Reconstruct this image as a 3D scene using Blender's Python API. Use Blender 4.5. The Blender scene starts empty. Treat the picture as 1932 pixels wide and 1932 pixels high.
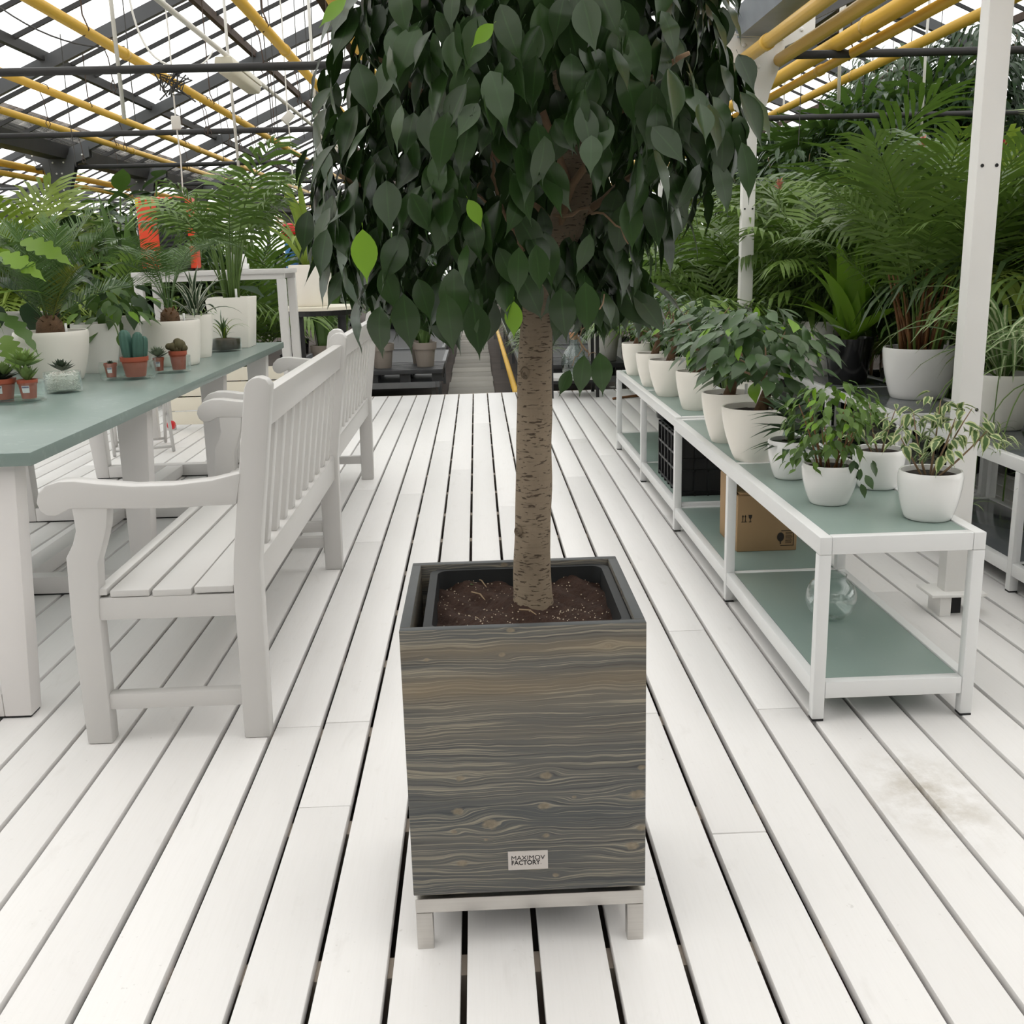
import bpy, bmesh, math, random
import numpy as np
from mathutils import Vector, Matrix, Euler

S = bpy.context.scene
COL = S.collection
PI = math.pi
rnd = random.Random(7)

# ------------------------------------------------------------------ camera
F_PX, C_PX, CAM_H = 1950.0, 966.0, 1.30
CAM_R = np.array([[0.99906255, -0.0337989, 0.02704905],
                  [-0.0343428, -0.23840874, 0.97055749],
                  [-0.02635504, -0.97057659, -0.23934599]])   # world = CAM_R @ (right, down, forward)
cam_d = bpy.data.cameras.new('camera')
cam_d.sensor_width = 36.0
cam_d.lens = F_PX / 1932.0 * 36.0
cam_d.clip_start = 0.05
cam_d.clip_end = 200
cam = bpy.data.objects.new('camera', cam_d)
COL.objects.link(cam)
_r, _d, _f = CAM_R[:, 0], CAM_R[:, 1], CAM_R[:, 2]
cam.matrix_world = Matrix(((_r[0], -_d[0], -_f[0], 0), (_r[1], -_d[1], -_f[1], 0), (_r[2], -_d[2], -_f[2], CAM_H), (0, 0, 0, 1)))
S.camera = cam

# ------------------------------------------------------------------ sky and exposure
W = bpy.data.worlds.new('overcast_sky')
S.world = W
W.use_nodes = True
_bg = W.node_tree.nodes['Background']
_bg.inputs['Color'].default_value = (1.0, 0.988, 0.968, 1)
_bg.inputs['Strength'].default_value = 2.38
S.view_settings.view_transform = 'Standard'
S.view_settings.look = 'None'
S.view_settings.gamma = 1.0
S.view_settings.use_curve_mapping = False
S.view_settings.exposure = 0.0
S.cycles.max_bounces = 7
S.cycles.transparent_max_bounces = 10


def pz(px, py, z=0.0):
    """where the line of sight through a photo pixel meets height z"""
    d = CAM_R @ np.array([(px - C_PX) / F_PX, (py - C_PX) / F_PX, 1.0])
    t = (z - CAM_H) / d[2]
    return Vector((d[0] * t, d[1] * t, z))


def py_(px, py, y):
    d = CAM_R @ np.array([(px - C_PX) / F_PX, (py - C_PX) / F_PX, 1.0])
    t = y / d[1]
    return Vector((d[0] * t, y, CAM_H + d[2] * t))


# ------------------------------------------------------------------ materials
MATS = {}


class NT:
    def __init__(self, name):
        self.m = bpy.data.materials.new(name)
        self.m.use_nodes = True
        self.t = self.m.node_tree
        self.t.nodes.clear()
        self.out = self.n('ShaderNodeOutputMaterial')

    def n(self, kind, **kw):
        nd = self.t.nodes.new(kind)
        for k, v in kw.items():
            if k.startswith('i_'):
                nd.inputs[k[2:].replace('_', ' ')].default_value = v
            else:
                setattr(nd, k, v)
        return nd

    def l(self, a, b):
        self.t.links.new(a, b)

    def math(self, op, a, b=None, c=None, clamp=False):
        nd = self.n('ShaderNodeMath', operation=op, use_clamp=clamp)
        for i, v in enumerate((a, b, c)):
            if v is None:
                continue
            if isinstance(v, (int, float)):
                nd.inputs[i].default_value = v
            else:
                self.l(v, nd.inputs[i])
        return nd.outputs[0]

    def mix(self, fac, a, b, blend='MIX'):
        nd = self.n('ShaderNodeMix', data_type='RGBA', blend_type=blend)
        for sock, v in ((nd.inputs[0], fac), (nd.inputs[6], a), (nd.inputs[7], b)):
            if isinstance(v, (int, float)):
                sock.default_value = v
            elif isinstance(v, tuple):
                sock.default_value = (*v[:3], 1)
            else:
                self.l(v, sock)
        return nd.outputs[2]

    def ramp(self, src, stops, interp='LINEAR'):
        nd = self.n('ShaderNodeValToRGB')
        cr = nd.color_ramp
        cr.interpolation = interp
        while len(cr.elements) < len(stops):
            cr.elements.new(0.5)
        for e, (p, c) in zip(cr.elements, stops):
            e.position = p
            e.color = (*c, 1) if isinstance(c, tuple) else (c, c, c, 1)
        self.l(src, nd.inputs[0])
        return nd.outputs[0]

    def pos(self, kind='Object', scale=(1, 1, 1)):
        if kind == 'World':
            s = self.n('ShaderNodeNewGeometry').outputs['Position']
        else:
            s = self.n('ShaderNodeTexCoord').outputs[kind]
        mp = self.n('ShaderNodeMapping')
        mp.inputs['Scale'].default_value = scale
        self.l(s, mp.inputs['Vector'])
        return mp.outputs[0]

    def noise(self, vec, scale, detail=3.0, rough=0.5, dist=0.0):
        nd = self.n('ShaderNodeTexNoise')
        nd.inputs['Scale'].default_value = scale
        nd.inputs['Detail'].default_value = detail
        nd.inputs['Roughness'].default_value = rough
        nd.inputs['Distortion'].default_value = dist
        self.l(vec, nd.inputs['Vector'])
        return nd.outputs['Fac']

    def pbsdf(self, color, rough=0.5, metal=0.0, spec=0.5, coat=0.0, trans=0.0, ior=1.45, sub=0.0):
        b = self.n('ShaderNodeBsdfPrincipled')
        for k, v in (('Base Color', color), ('Roughness', rough), ('Metallic', metal), ('Specular IOR Level', spec), ('Coat Weight', coat),
                     ('Transmission Weight', trans), ('IOR', ior)):
            if isinstance(v, tuple):
                b.inputs[k].default_value = (*v[:3], 1)
            elif isinstance(v, (int, float)):
                b.inputs[k].default_value = v
            else:
                self.l(v, b.inputs[k])
        return b

    def bump(self, b, h, strength=0.2, dist=0.01):
        nd = self.n('ShaderNodeBump')
        nd.inputs['Strength'].default_value = strength
        nd.inputs['Distance'].default_value = dist
        self.l(h, nd.inputs['Height'])
        self.l(nd.outputs[0], b.inputs['Normal'])

    def done(self, sh):
        self.l(sh.outputs[0] if hasattr(sh, 'outputs') else sh, self.out.inputs['Surface'])
        MATS[self.m.name] = self.m
        return self.m


def simple(name, col, rough=0.5, metal=0.0, spec=0.5, var=0.06, scale=8.0, coat=0.0, bump=0.0, space='World'):
    t = NT(name)
    v = t.noise(t.pos(space), scale, 4)
    lo = tuple(max(0, c * (1 - var)) for c in col)
    hi = tuple(min(1, c * (1 + var)) for c in col)
    c = t.mix(v, lo, hi)
    b = t.pbsdf(c, rough, metal, spec, coat)
    if bump:
        t.bump(b, t.noise(t.pos(space), scale * 6, 4), bump, 0.004)
    return t.done(b)


def foliage(name, col, tip=None, rough=0.42, trans=0.22, var=0.35, spec=0.4, midrib=False):
    """leaf green that varies from leaf to leaf, with a little light passing through"""
    t = NT(name)
    oi = t.n('ShaderNodeObjectInfo').outputs['Random']
    nz = t.noise(t.pos('World'), 9.0, 2)
    f = t.math('ADD', t.math('MULTIPLY', oi, 0.55), t.math('MULTIPLY', nz, 0.45))
    lo = tuple(c * (1 - var) for c in col)
    hi = tuple(min(1, c * (1 + var)) for c in (tip or col))
    c = t.mix(f, lo, hi)
    rib = t.n('ShaderNodeAttribute', attribute_name='across').outputs['Fac']
    if midrib:
        c = t.mix(t.ramp(rib, [(0.0, 0.5), (0.10, 0.0)]), c, tuple(min(1, k * 2.6) for k in col))
    b = t.pbsdf(c, rough, 0, spec)
    tr = t.n('ShaderNodeBsdfTranslucent')
    c2 = t.mix(0.5, c, (min(1, col[0] * 2.4), min(1, col[1] * 2.4), col[2] * 0.9))
    t.l(c2, tr.inputs['Color'])
    mx = t.n('ShaderNodeMixShader')
    mx.inputs[0].default_value = trans
    t.l(b.outputs[0], mx.inputs[1])
    t.l(tr.outputs[0], mx.inputs[2])
    return t.done(mx)


def variegated(name, inner, edge, band=0.5, rough=0.42):
    """a leaf whose middle and margin differ (the leaf's own x runs across it)"""
    t = NT(name)
    a = t.n('ShaderNodeAttribute', attribute_name='across')
    nz = t.noise(t.pos('World'), 60.0, 2)
    f = t.math('ADD', a.outputs['Fac'], t.math('MULTIPLY', t.math('SUBTRACT', nz, 0.5), 0.5))
    c = t.ramp(f, [(band - 0.08, inner), (band + 0.08, edge)])
    b = t.pbsdf(c, rough, 0, 0.4)
    tr = t.n('ShaderNodeBsdfTranslucent')
    t.l(c, tr.inputs['Color'])
    mx = t.n('ShaderNodeMixShader')
    mx.inputs[0].default_value = 0.25
    t.l(b.outputs[0], mx.inputs[1])
    t.l(tr.outputs[0], mx.inputs[2])
    return t.done(mx)


def thin_glass(name, tint=(0.93, 0.97, 0.95), gloss=0.9, edge=0.75):
    """clear thin-walled glass: passes light straight, reflects more at grazing angles"""
    t = NT(name)
    tr = t.n('ShaderNodeBsdfTransparent')
    tr.inputs['Color'].default_value = (*tint, 1)
    gl = t.n('ShaderNodeBsdfGlossy')
    gl.inputs['Roughness'].default_value = 0.03
    gl.inputs['Color'].default_value = (gloss, gloss, gloss, 1)
    lw = t.n('ShaderNodeLayerWeight')
    lw.inputs['Blend'].default_value = 0.5
    fac = t.math('ADD', t.math('MULTIPLY', t.math('POWER', lw.outputs['Facing'], 3.0), edge), 0.055, clamp=True)
    mx = t.n('ShaderNodeMixShader')
    t.l(fac, mx.inputs[0])
    t.l(tr.outputs[0], mx.inputs[1])
    t.l(gl.outputs[0], mx.inputs[2])
    return t.done(mx)


def make_materials():
    # painted deck boards: white, scuffed
    t = NT('deck_paint')
    p = t.pos('World')
    oi = t.n('ShaderNodeObjectInfo').outputs['Random']
    big = t.noise(p, 1.3, 3)
    grain = t.noise(t.pos('World', (60, 2.2, 60)), 3.0, 4, 0.6)
    base = t.mix(t.math('ADD', t.math('MULTIPLY', oi, 0.6), t.math('MULTIPLY', big, 0.4)), (0.785, 0.768, 0.755), (0.88, 0.865, 0.852))
    base = t.mix(t.math('MULTIPLY', t.math('SUBTRACT', grain, 0.45, clamp=True), 0.35), base, (0.62, 0.60, 0.57))
    sp = t.noise(p, 55.0, 3, 0.65)
    patch = t.noise(p, 2.2, 2)
    spk = t.math('MULTIPLY', t.ramp(sp, [(0.66, 0.0), (0.74, 1.0)]), t.ramp(patch, [(0.45, 0.0), (0.62, 0.8)]))
    base = t.mix(t.math('MULTIPLY', spk, 0.45), base, (0.36, 0.34, 0.31))
    smear = t.noise(t.pos('World', (9, 3.0, 9)), 1.6, 5, 0.62, 0.6)
    base = t.mix(t.math('MULTIPLY', t.ramp(smear, [(0.60, 0.0), (0.80, 1.0)]), 0.22), base, (0.50, 0.47, 0.43))
    # one old brownish stain on the boards past the shelf end
    st = t.n('ShaderNodeVectorMath', operation='DISTANCE')
    t.l(t.pos('World', (1.0, 0.55, 1.0)), st.inputs[0])
    sp_ = pz(1752, 1500)
    st.inputs[1].default_value = (sp_.x, sp_.y * 0.55, 0.0)
    sm = t.math('SUBTRACT', 1.0, t.math('DIVIDE', st.outputs['Value'], 0.16), clamp=True)
    sm = t.math('MULTIPLY', t.math('POWER', sm, 0.8), t.ramp(t.noise(p, 9.0, 5, 0.7), [(0.40, 0.0), (0.66, 0.75)]))
    base = t.mix(sm, base, (0.43, 0.38, 0.30))
    b = t.pbsdf(base, t.math('ADD', 0.30, t.math('MULTIPLY', big, 0.25)), 0, 0.45)
    t.bump(b, grain, 0.06, 0.003)
    t.done(b)
    simple('joist_wood', (0.42, 0.36, 0.30), 0.7, var=0.25)
    simple('ground_soil', (0.055, 0.043, 0.036), 0.95, var=0.5, scale=3, bump=0.4)
    t = NT('path_concrete')
    p = t.pos('World')
    oi = t.n('ShaderNodeObjectInfo').outputs['Random']
    c = t.mix(t.math('ADD', t.math('MULTIPLY', oi, 0.5), t.math('MULTIPLY', t.noise(p, 3.0, 6, 0.7), 0.5)), (0.13, 0.122, 0.105), (0.30, 0.285, 0.25))
    b = t.pbsdf(c, 0.85)
    t.bump(b, t.noise(p, 40, 4), 0.3, 0.004)
    t.done(b)
    # painted furniture
    simple('white_paint', (0.585, 0.572, 0.555), 0.33, var=0.025, scale=5)
    simple('table_paint', (0.74, 0.715, 0.70), 0.42, var=0.05, scale=4)
    simple('shelf_paint', (0.75, 0.755, 0.75), 0.33, var=0.025, scale=6)
    simple('column_paint', (0.78, 0.77, 0.745), 0.5, var=0.05, scale=5)
    simple('cream_laminate', (0.78, 0.73, 0.61), 0.4, var=0.03)
    t = NT('frosted_green')
    p = t.pos('World')
    c = t.mix(t.noise(p, 1.7, 4), (0.215, 0.285, 0.255), (0.26, 0.33, 0.298))
    c = t.mix(t.math('MULTIPLY', t.ramp(t.noise(p, 26, 5, 0.7), [(0.60, 0.0), (0.78, 1.0)]), 0.2), c, (0.45, 0.50, 0.48))
    b = t.pbsdf(c, 0.30, 0, 0.45)
    t.done(b)
    t = NT('table_glass_green')
    p = t.pos('World')
    c = t.mix(t.noise(p, 2.2, 4), (0.175, 0.235, 0.215), (0.225, 0.285, 0.262))
    c = t.mix(t.math('MULTIPLY', t.ramp(t.noise(p, 18, 5, 0.7), [(0.55, 0.0), (0.75, 1.0)]), 0.22), c, (0.50, 0.55, 0.53))
    t.done(t.pbsdf(c, 0.28, 0, 0.5))
    simple('grey_glass', (0.115, 0.125, 0.13), 0.12, var=0.1, spec=0.6)
    simple('pot_cream', (0.86, 0.825, 0.755), 0.38, var=0.03, space='Object')
    simple('pot_white', (0.84, 0.835, 0.82), 0.12, var=0.012, spec=0.55, space='Object')
    simple('pot_matt_white', (0.78, 0.765, 0.72), 0.45, var=0.04, space='Object')
    simple('pot_black', (0.012, 0.012, 0.013), 0.15, var=0.1, spec=0.6)
    simple('pot_taupe', (0.24, 0.205, 0.175), 0.6, var=0.06)
    simple('terracotta_plastic', (0.36, 0.085, 0.045), 0.42, var=0.1)
    simple('paper_label', (0.78, 0.77, 0.78), 0.6, var=0.03)
    simple('label_print', (0.16, 0.15, 0.24), 0.6, var=0.03)
    simple('black_plastic', (0.010, 0.010, 0.011), 0.42, var=0.2)
    simple('pallet_plastic', (0.028, 0.029, 0.031), 0.5, var=0.25)
    simple('rubber', (0.015, 0.015, 0.015), 0.7, var=0.1)
    simple('black_metal', (0.016, 0.016, 0.017), 0.4, var=0.1)
    simple('purple_plastic', (0.07, 0.018, 0.16), 0.3, var=0.1)
    simple('red_plastic', (0.62, 0.016, 0.02), 0.35, var=0.08)
    simple('orange_red', (0.72, 0.065, 0.022), 0.42, var=0.05)
    simple('yellow_tag', (0.78, 0.55, 0.03), 0.5, var=0.05)
    simple('blue_paint', (0.03, 0.15, 0.36), 0.5, var=0.2)
    simple('cork', (0.42, 0.23, 0.12), 0.8, var=0.3, scale=60)
    simple('gauge_plastic', (0.72, 0.72, 0.70), 0.2, var=0.03)
    simple('soil_dark', (0.022, 0.015, 0.011), 0.95, var=0.6, scale=40, bump=0.6)
    simple('moss_soil', (0.06, 0.045, 0.03), 0.95, var=0.6, scale=50, bump=0.6)
    simple('perlite', (0.58, 0.48, 0.36), 0.8, var=0.25, scale=30)
    simple('pebble_white', (0.78, 0.76, 0.71), 0.6, var=0.1, scale=40)
    simple('dry_twig', (0.28, 0.20, 0.12), 0.8, var=0.3, scale=30)
    simple('card_print', (0.022, 0.015, 0.012), 0.7, var=0.05)
    t = NT('cardboard')
    p = t.pos('World')
    c = t.mix(t.noise(p, 6, 4), (0.32, 0.205, 0.105), (0.40, 0.265, 0.14))
    t.done(t.pbsdf(c, 0.75))
    simple('carton_tape', (0.44, 0.31, 0.18), 0.3, var=0.08)
    # soil of the big planter
    t = NT('potting_soil')
    p = t.pos('World')
    c = t.mix(t.noise(p, 55, 5, 0.7), (0.014, 0.007, 0.005), (0.085, 0.042, 0.027))
    b = t.pbsdf(c, 0.95)
    t.bump(b, t.noise(p, 120, 4, 0.7), 0.9, 0.01)
    t.done(b)
    simple('liner_black', (0.014, 0.016, 0.017), 0.6, var=0.2, scale=20)
    # brushed steel
    t = NT('brushed_steel')
    g = t.noise(t.pos('World', (3, 220, 220)), 1.5, 3)
    c = t.mix(g, (0.52, 0.50, 0.475), (0.64, 0.62, 0.59))
    b = t.pbsdf(c, t.math('ADD', 0.26, t.math('MULTIPLY', g, 0.18)), 1.0)
    t.done(b)
    simple('plate_metal', (0.60, 0.56, 0.53), 0.4, metal=0.35, var=0.04, scale=40)
    simple('plate_ink', (0.012, 0.010, 0.010), 0.6, var=0.05)
    # bark with short dark cross marks
    t = NT('ficus_bark')
    p = t.pos('Object')
    c = t.mix(t.noise(p, 7, 4), (0.205, 0.158, 0.108), (0.34, 0.275, 0.198))
    c = t.mix(t.math('MULTIPLY', t.ramp(t.noise(p, 3.2, 3), [(0.40, 0.0), (0.62, 1.0)]), 0.4), c, (0.135, 0.105, 0.08))
    dash = t.noise(t.pos('Object', (26, 26, 120)), 2.2, 2, 0.5, 0.5)
    dm = t.ramp(dash, [(0.595, 0.0), (0.65, 1.0)])
    c = t.mix(t.math('MULTIPLY', dm, 0.82), c, (0.040, 0.026, 0.018))
    ring = t.noise(t.pos('Object', (4, 4, 60)), 4.0, 4)
    c = t.mix(t.math('MULTIPLY', t.ramp(ring, [(0.52, 0.0), (0.7, 1.0)]), 0.3), c, (0.16, 0.12, 0.085))
    b = t.pbsdf(c, 0.8, 0, 0.25)
    t.bump(b, t.math('SUBTRACT', t.noise(p, 30, 5), t.math('MULTIPLY', dm, 0.5)), 0.5, 0.006)
    t.done(b)
    simple('branch_bark', (0.22, 0.145, 0.085), 0.8, var=0.3, scale=30)
    simple('caudex', (0.13, 0.075, 0.04), 0.9, var=0.6, scale=45, bump=0.8)
    simple('cane_orange', (0.19, 0.085, 0.03), 0.6, var=0.5, scale=14)
    simple('green_stem', (0.10, 0.17, 0.035), 0.5, var=0.3, scale=10)
    # greens
    foliage('leaf_ficus_dark', (0.016, 0.038, 0.010), (0.027, 0.058, 0.015), 0.28, 0.10, 0.35, 0.48, True)
    foliage('leaf_fresh', (0.165, 0.31, 0.030), None, 0.4, 0.3, 0.15)
    foliage('leaf_bonsai', (0.036, 0.072, 0.026), (0.06, 0.11, 0.04), 0.33, 0.12, 0.35, 0.5)
    foliage('leaf_benjamina', (0.050, 0.105, 0.022), (0.11, 0.19, 0.035), 0.38, 0.22, 0.35)
    foliage('leaf_palm', (0.056, 0.118, 0.022), (0.145, 0.225, 0.050), 0.36, 0.20, 0.55, 0.42)
    foliage('leaf_palm_deep', (0.030, 0.070, 0.016), (0.065, 0.115, 0.030), 0.36, 0.15, 0.5, 0.42)
    foliage('leaf_palm_light', (0.12, 0.19, 0.03), (0.23, 0.30, 0.06), 0.38, 0.28, 0.4, 0.34)
    foliage('leaf_palm_grey', (0.11, 0.18, 0.075), (0.21, 0.29, 0.15), 0.36, 0.25, 0.4, 0.4)
    foliage('leaf_cycad', (0.055, 0.115, 0.030), (0.10, 0.17, 0.055), 0.36, 0.15, 0.3, 0.5)
    foliage('leaf_cycad_yellow', (0.17, 0.19, 0.03), None, 0.4, 0.25, 0.2)
    foliage('leaf_broad', (0.055, 0.110, 0.030), (0.095, 0.165, 0.045), 0.36, 0.2, 0.3)
    foliage('leaf_lime', (0.13, 0.23, 0.025), (0.17, 0.29, 0.03), 0.4, 0.35, 0.2)
    foliage('leaf_deep', (0.016, 0.036, 0.014), (0.028, 0.060, 0.022), 0.35, 0.1, 0.4)
    foliage('leaf_fern', (0.12, 0.23, 0.025), (0.17, 0.30, 0.03), 0.4, 0.35, 0.2)
    foliage('leaf_succulent', (0.15, 0.22, 0.08), (0.20, 0.30, 0.09), 0.5, 0.1, 0.25)
    foliage('leaf_succulent_dark', (0.055, 0.075, 0.05), None, 0.5, 0.05, 0.3)
    foliage('leaf_succulent_pale', (0.17, 0.21, 0.15), None, 0.55, 0.05, 0.25)
    foliage('cactus_blue', (0.055, 0.13, 0.10), None, 0.5, 0.0, 0.2)
    foliage('cactus_brown', (0.075, 0.065, 0.03), None, 0.7, 0.0, 0.4)
    variegated('leaf_variegated', (0.075, 0.14, 0.035), (0.46, 0.50, 0.25), 0.55)
    variegated('leaf_spider', (0.42, 0.47, 0.28), (0.10, 0.18, 0.05), 0.38)
    variegated('leaf_striped', (0.03, 0.06, 0.025), (0.55, 0.57, 0.45), 0.66)
    simple('petal_red', (0.55, 0.03, 0.06), 0.5, var=0.2)
    simple('petal_pink', (0.62, 0.22, 0.18), 0.5, var=0.2)
    # greenhouse
    simple('light_block_grey', (0.20, 0.19, 0.175), 0.8, var=0.1, scale=2)  # dark grey of the added light-blocking wall behind the camera
    simple('roof_steel', (0.088, 0.091, 0.096), 0.55, var=0.25, scale=4)
    simple('roof_dark', (0.028, 0.027, 0.027), 0.6, var=0.4, scale=6)
    simple('roof_rust', (0.075, 0.05, 0.038), 0.8, var=0.5, scale=12)
    simple('galvanised', (0.27, 0.30, 0.34), 0.4, metal=0.5, var=0.25, scale=7)
    simple('bench_steel', (0.17, 0.175, 0.18), 0.5, metal=0.2, var=0.2)
    simple('yellow_pipe', (0.72, 0.44, 0.07), 0.38, var=0.12, scale=3)
    simple('white_conduit', (0.70, 0.68, 0.63), 0.5, var=0.08)
    simple('lamp_plastic', (0.66, 0.62, 0.50), 0.4, var=0.08)
    simple('cable_dark', (0.05, 0.048, 0.045), 0.6, var=0.2)
    thin_glass('clear_glass', (0.965, 0.985, 0.98), 0.9, 0.8)
    thin_glass('dish_glass', (0.925, 0.96, 0.95), 0.9, 0.8)
    # whitewashed, dirty roof glass
    t = NT('roof_glass')
    p = t.pos('World', (2.2, 0.55, 2.2))
    oi = t.n('ShaderNodeObjectInfo').outputs['Random']
    dirt = t.noise(p, 2.6, 6, 0.68, 0.4)
    streak = t.noise(t.pos('World', (0.8, 14, 0.8)), 1.2, 4, 0.6)
    d = t.ramp(t.math('ADD', t.math('MULTIPLY', dirt, 0.6), t.math('MULTIPLY', streak, 0.4)), [(0.42, 0.05), (0.58, 0.30), (0.68, 0.85)])
    tr = t.n('ShaderNodeBsdfTransparent')
    t.l(t.mix(oi, (0.86, 0.90, 0.92), (0.95, 0.955, 0.95)), tr.inputs['Color'])
    di = t.n('ShaderNodeBsdfTranslucent')
    di.inputs['Color'].default_value = (0.42, 0.40, 0.365, 1)
    mx = t.n('ShaderNodeMixShader')
    t.l(d, mx.inputs[0])
    t.l(tr.outputs[0], mx.inputs[1])
    t.l(di.outputs[0], mx.inputs[2])
    t.done(mx)
    wood_material()


KNOTS = [(-0.124, 0.243, 1.0), (0.036, 0.241, 1.4), (-0.130, 0.175, 1.4), (0.030, 0.179, 1.4), (-0.070, 0.146, 2.0), (0.205, 0.195, 1.8),
         (-0.140, 0.133, 0.8), (0.197, 0.088, 1.6), (0.034, 0.117, 0.8), (-0.127, 0.066, 1.2), (0.088, 0.195, 0.6), (-0.08, 0.114, 0.5),
         (0.214, 0.250, 1.0), (0.214, 0.125, 1.2), (0.05, 0.032, 0.8), (-0.023, 0.530, 0.9), (-0.040, 0.484, 0.8), (0.153, 0.493, 0.8), (-0.175, 0.480, 0.6)]


def wood_material():
    """grey-stained softwood with horizontal grain and knots, in the front panel's own coordinates (x across, z up)"""
    t = NT('stained_wood')
    tc = t.n('ShaderNodeTexCoord').outputs['Object']
    sep = t.n('ShaderNodeSeparateXYZ')
    t.l(tc, sep.inputs[0])
    x, z = sep.outputs['X'], sep.outputs['Z']
    warp = None
    eye = None
    for kx, kz, s in KNOTS:
        dx = t.math('SUBTRACT', x, kx)
        dz = t.math('SUBTRACT', z, kz)
        a = t.math('DIVIDE', dx, 0.026 * s)
        c = t.math('DIVIDE', dz, 0.013 * s)
        r2 = t.math('ADD', t.math('MULTIPLY', a, a), t.math('MULTIPLY', c, c))
        g = t.math('POWER', 2.718, t.math('MULTIPLY', r2, -1.0))
        w = t.math('MULTIPLY', g, t.math('MULTIPLY', dz, 1.0))
        warp = w if warp is None else t.math('ADD', warp, w)
        c2 = t.math('DIVIDE', dz, 0.0048 * s)
        a2 = t.math('DIVIDE', dx, 0.0075 * s)
        e = t.math('POWER', 2.718, t.math('MULTIPLY', t.math('ADD', t.math('MULTIPLY', a2, a2), t.math('MULTIPLY', c2, c2)), -1.0))
        eye = e if eye is None else t.math('MAXIMUM', eye, e)
    wob = t.noise(t.pos('Object', (3.2, 1, 5.5)), 1.5, 3)
    wob2 = t.noise(t.pos('Object', (10, 1, 12)), 1.5, 3)
    v = t.math('SUBTRACT', z, warp)
    v = t.math('ADD', v, t.math('MULTIPLY', t.math('SUBTRACT', wob, 0.5), 0.036))
    v = t.math('ADD', v, t.math('MULTIPLY', t.math('SUBTRACT', wob2, 0.5), 0.005))

    def lines(freq, xs, detail=2.0):
        cb = t.n('ShaderNodeCombineXYZ')
        t.l(t.math('MULTIPLY', x, xs), cb.inputs[0])
        t.l(t.math('MULTIPLY', v, freq), cb.inputs[2])
        return t.noise(cb.outputs[0], 1.0, detail, 0.55)
    g1 = lines(290, 1.8)
    g2 = lines(620, 4.0)
    g3 = lines(9, 1.2, 1.0)
    base = t.ramp(g3, [(0.30, (0.080, 0.088, 0.092)), (0.50, (0.112, 0.113, 0.109)), (0.70, (0.160, 0.146, 0.122))])
    fine = t.math('MULTIPLY', t.ramp(g2, [(0.50, 0.0), (0.72, 1.0)]), 0.45)
    c = t.mix(fine, base, (0.24, 0.215, 0.165))
    ln = t.ramp(g1, [(0.545, 0.0), (0.60, 1.0), (0.66, 0.25)])
    c = t.mix(t.math('MULTIPLY', ln, 0.68), c, (0.42, 0.375, 0.28))
    dk = t.ramp(g1, [(0.34, 1.0), (0.44, 0.0)])
    c = t.mix(t.math('MULTIPLY', dk, 0.5), c, (0.022, 0.025, 0.028))
    # two paler, warmer streaks high on the board
    for z0, hw, amt in ((0.492, 0.016, 0.5), (0.425, 0.024, 0.62), (0.33, 0.03, 0.18)):
        q = t.math('DIVIDE', t.math('SUBTRACT', v, z0), hw)
        g = t.math('POWER', 2.718, t.math('MULTIPLY', t.math('MULTIPLY', q, q), -1.0))
        g = t.math('MULTIPLY', g, t.math('ADD', 0.35, t.math('MULTIPLY', t.noise(t.pos('Object', (5, 1, 30)), 1.2, 3), 1.2)))
        c = t.mix(t.math('MULTIPLY', g, amt * 0.8, clamp=True), c, (0.25, 0.19, 0.115))
    kring = t.noise(t.pos('Object', (120, 1, 120)), 1.0, 2)
    kc = t.mix(kring, (0.13, 0.105, 0.075), (0.36, 0.30, 0.21))
    kn = t.math('ADD', eye, t.math('MULTIPLY', t.math('SUBTRACT', t.noise(t.pos('Object', (90, 1, 160)), 1.0, 3), 0.5), 0.7))
    c = t.mix(t.ramp(kn, [(0.18, 0.0), (0.55, 0.8)]), c, kc)
    b = t.pbsdf(c, 0.5, 0, 0.35)
    t.bump(b, t.math('ADD', g1, t.math('MULTIPLY', g2, 0.4)), 0.18, 0.003)
    t.done(b)
    simple('stained_wood_plain', (0.062, 0.068, 0.07), 0.5, var=0.35, scale=14)


make_materials()
M = MATS


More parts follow.
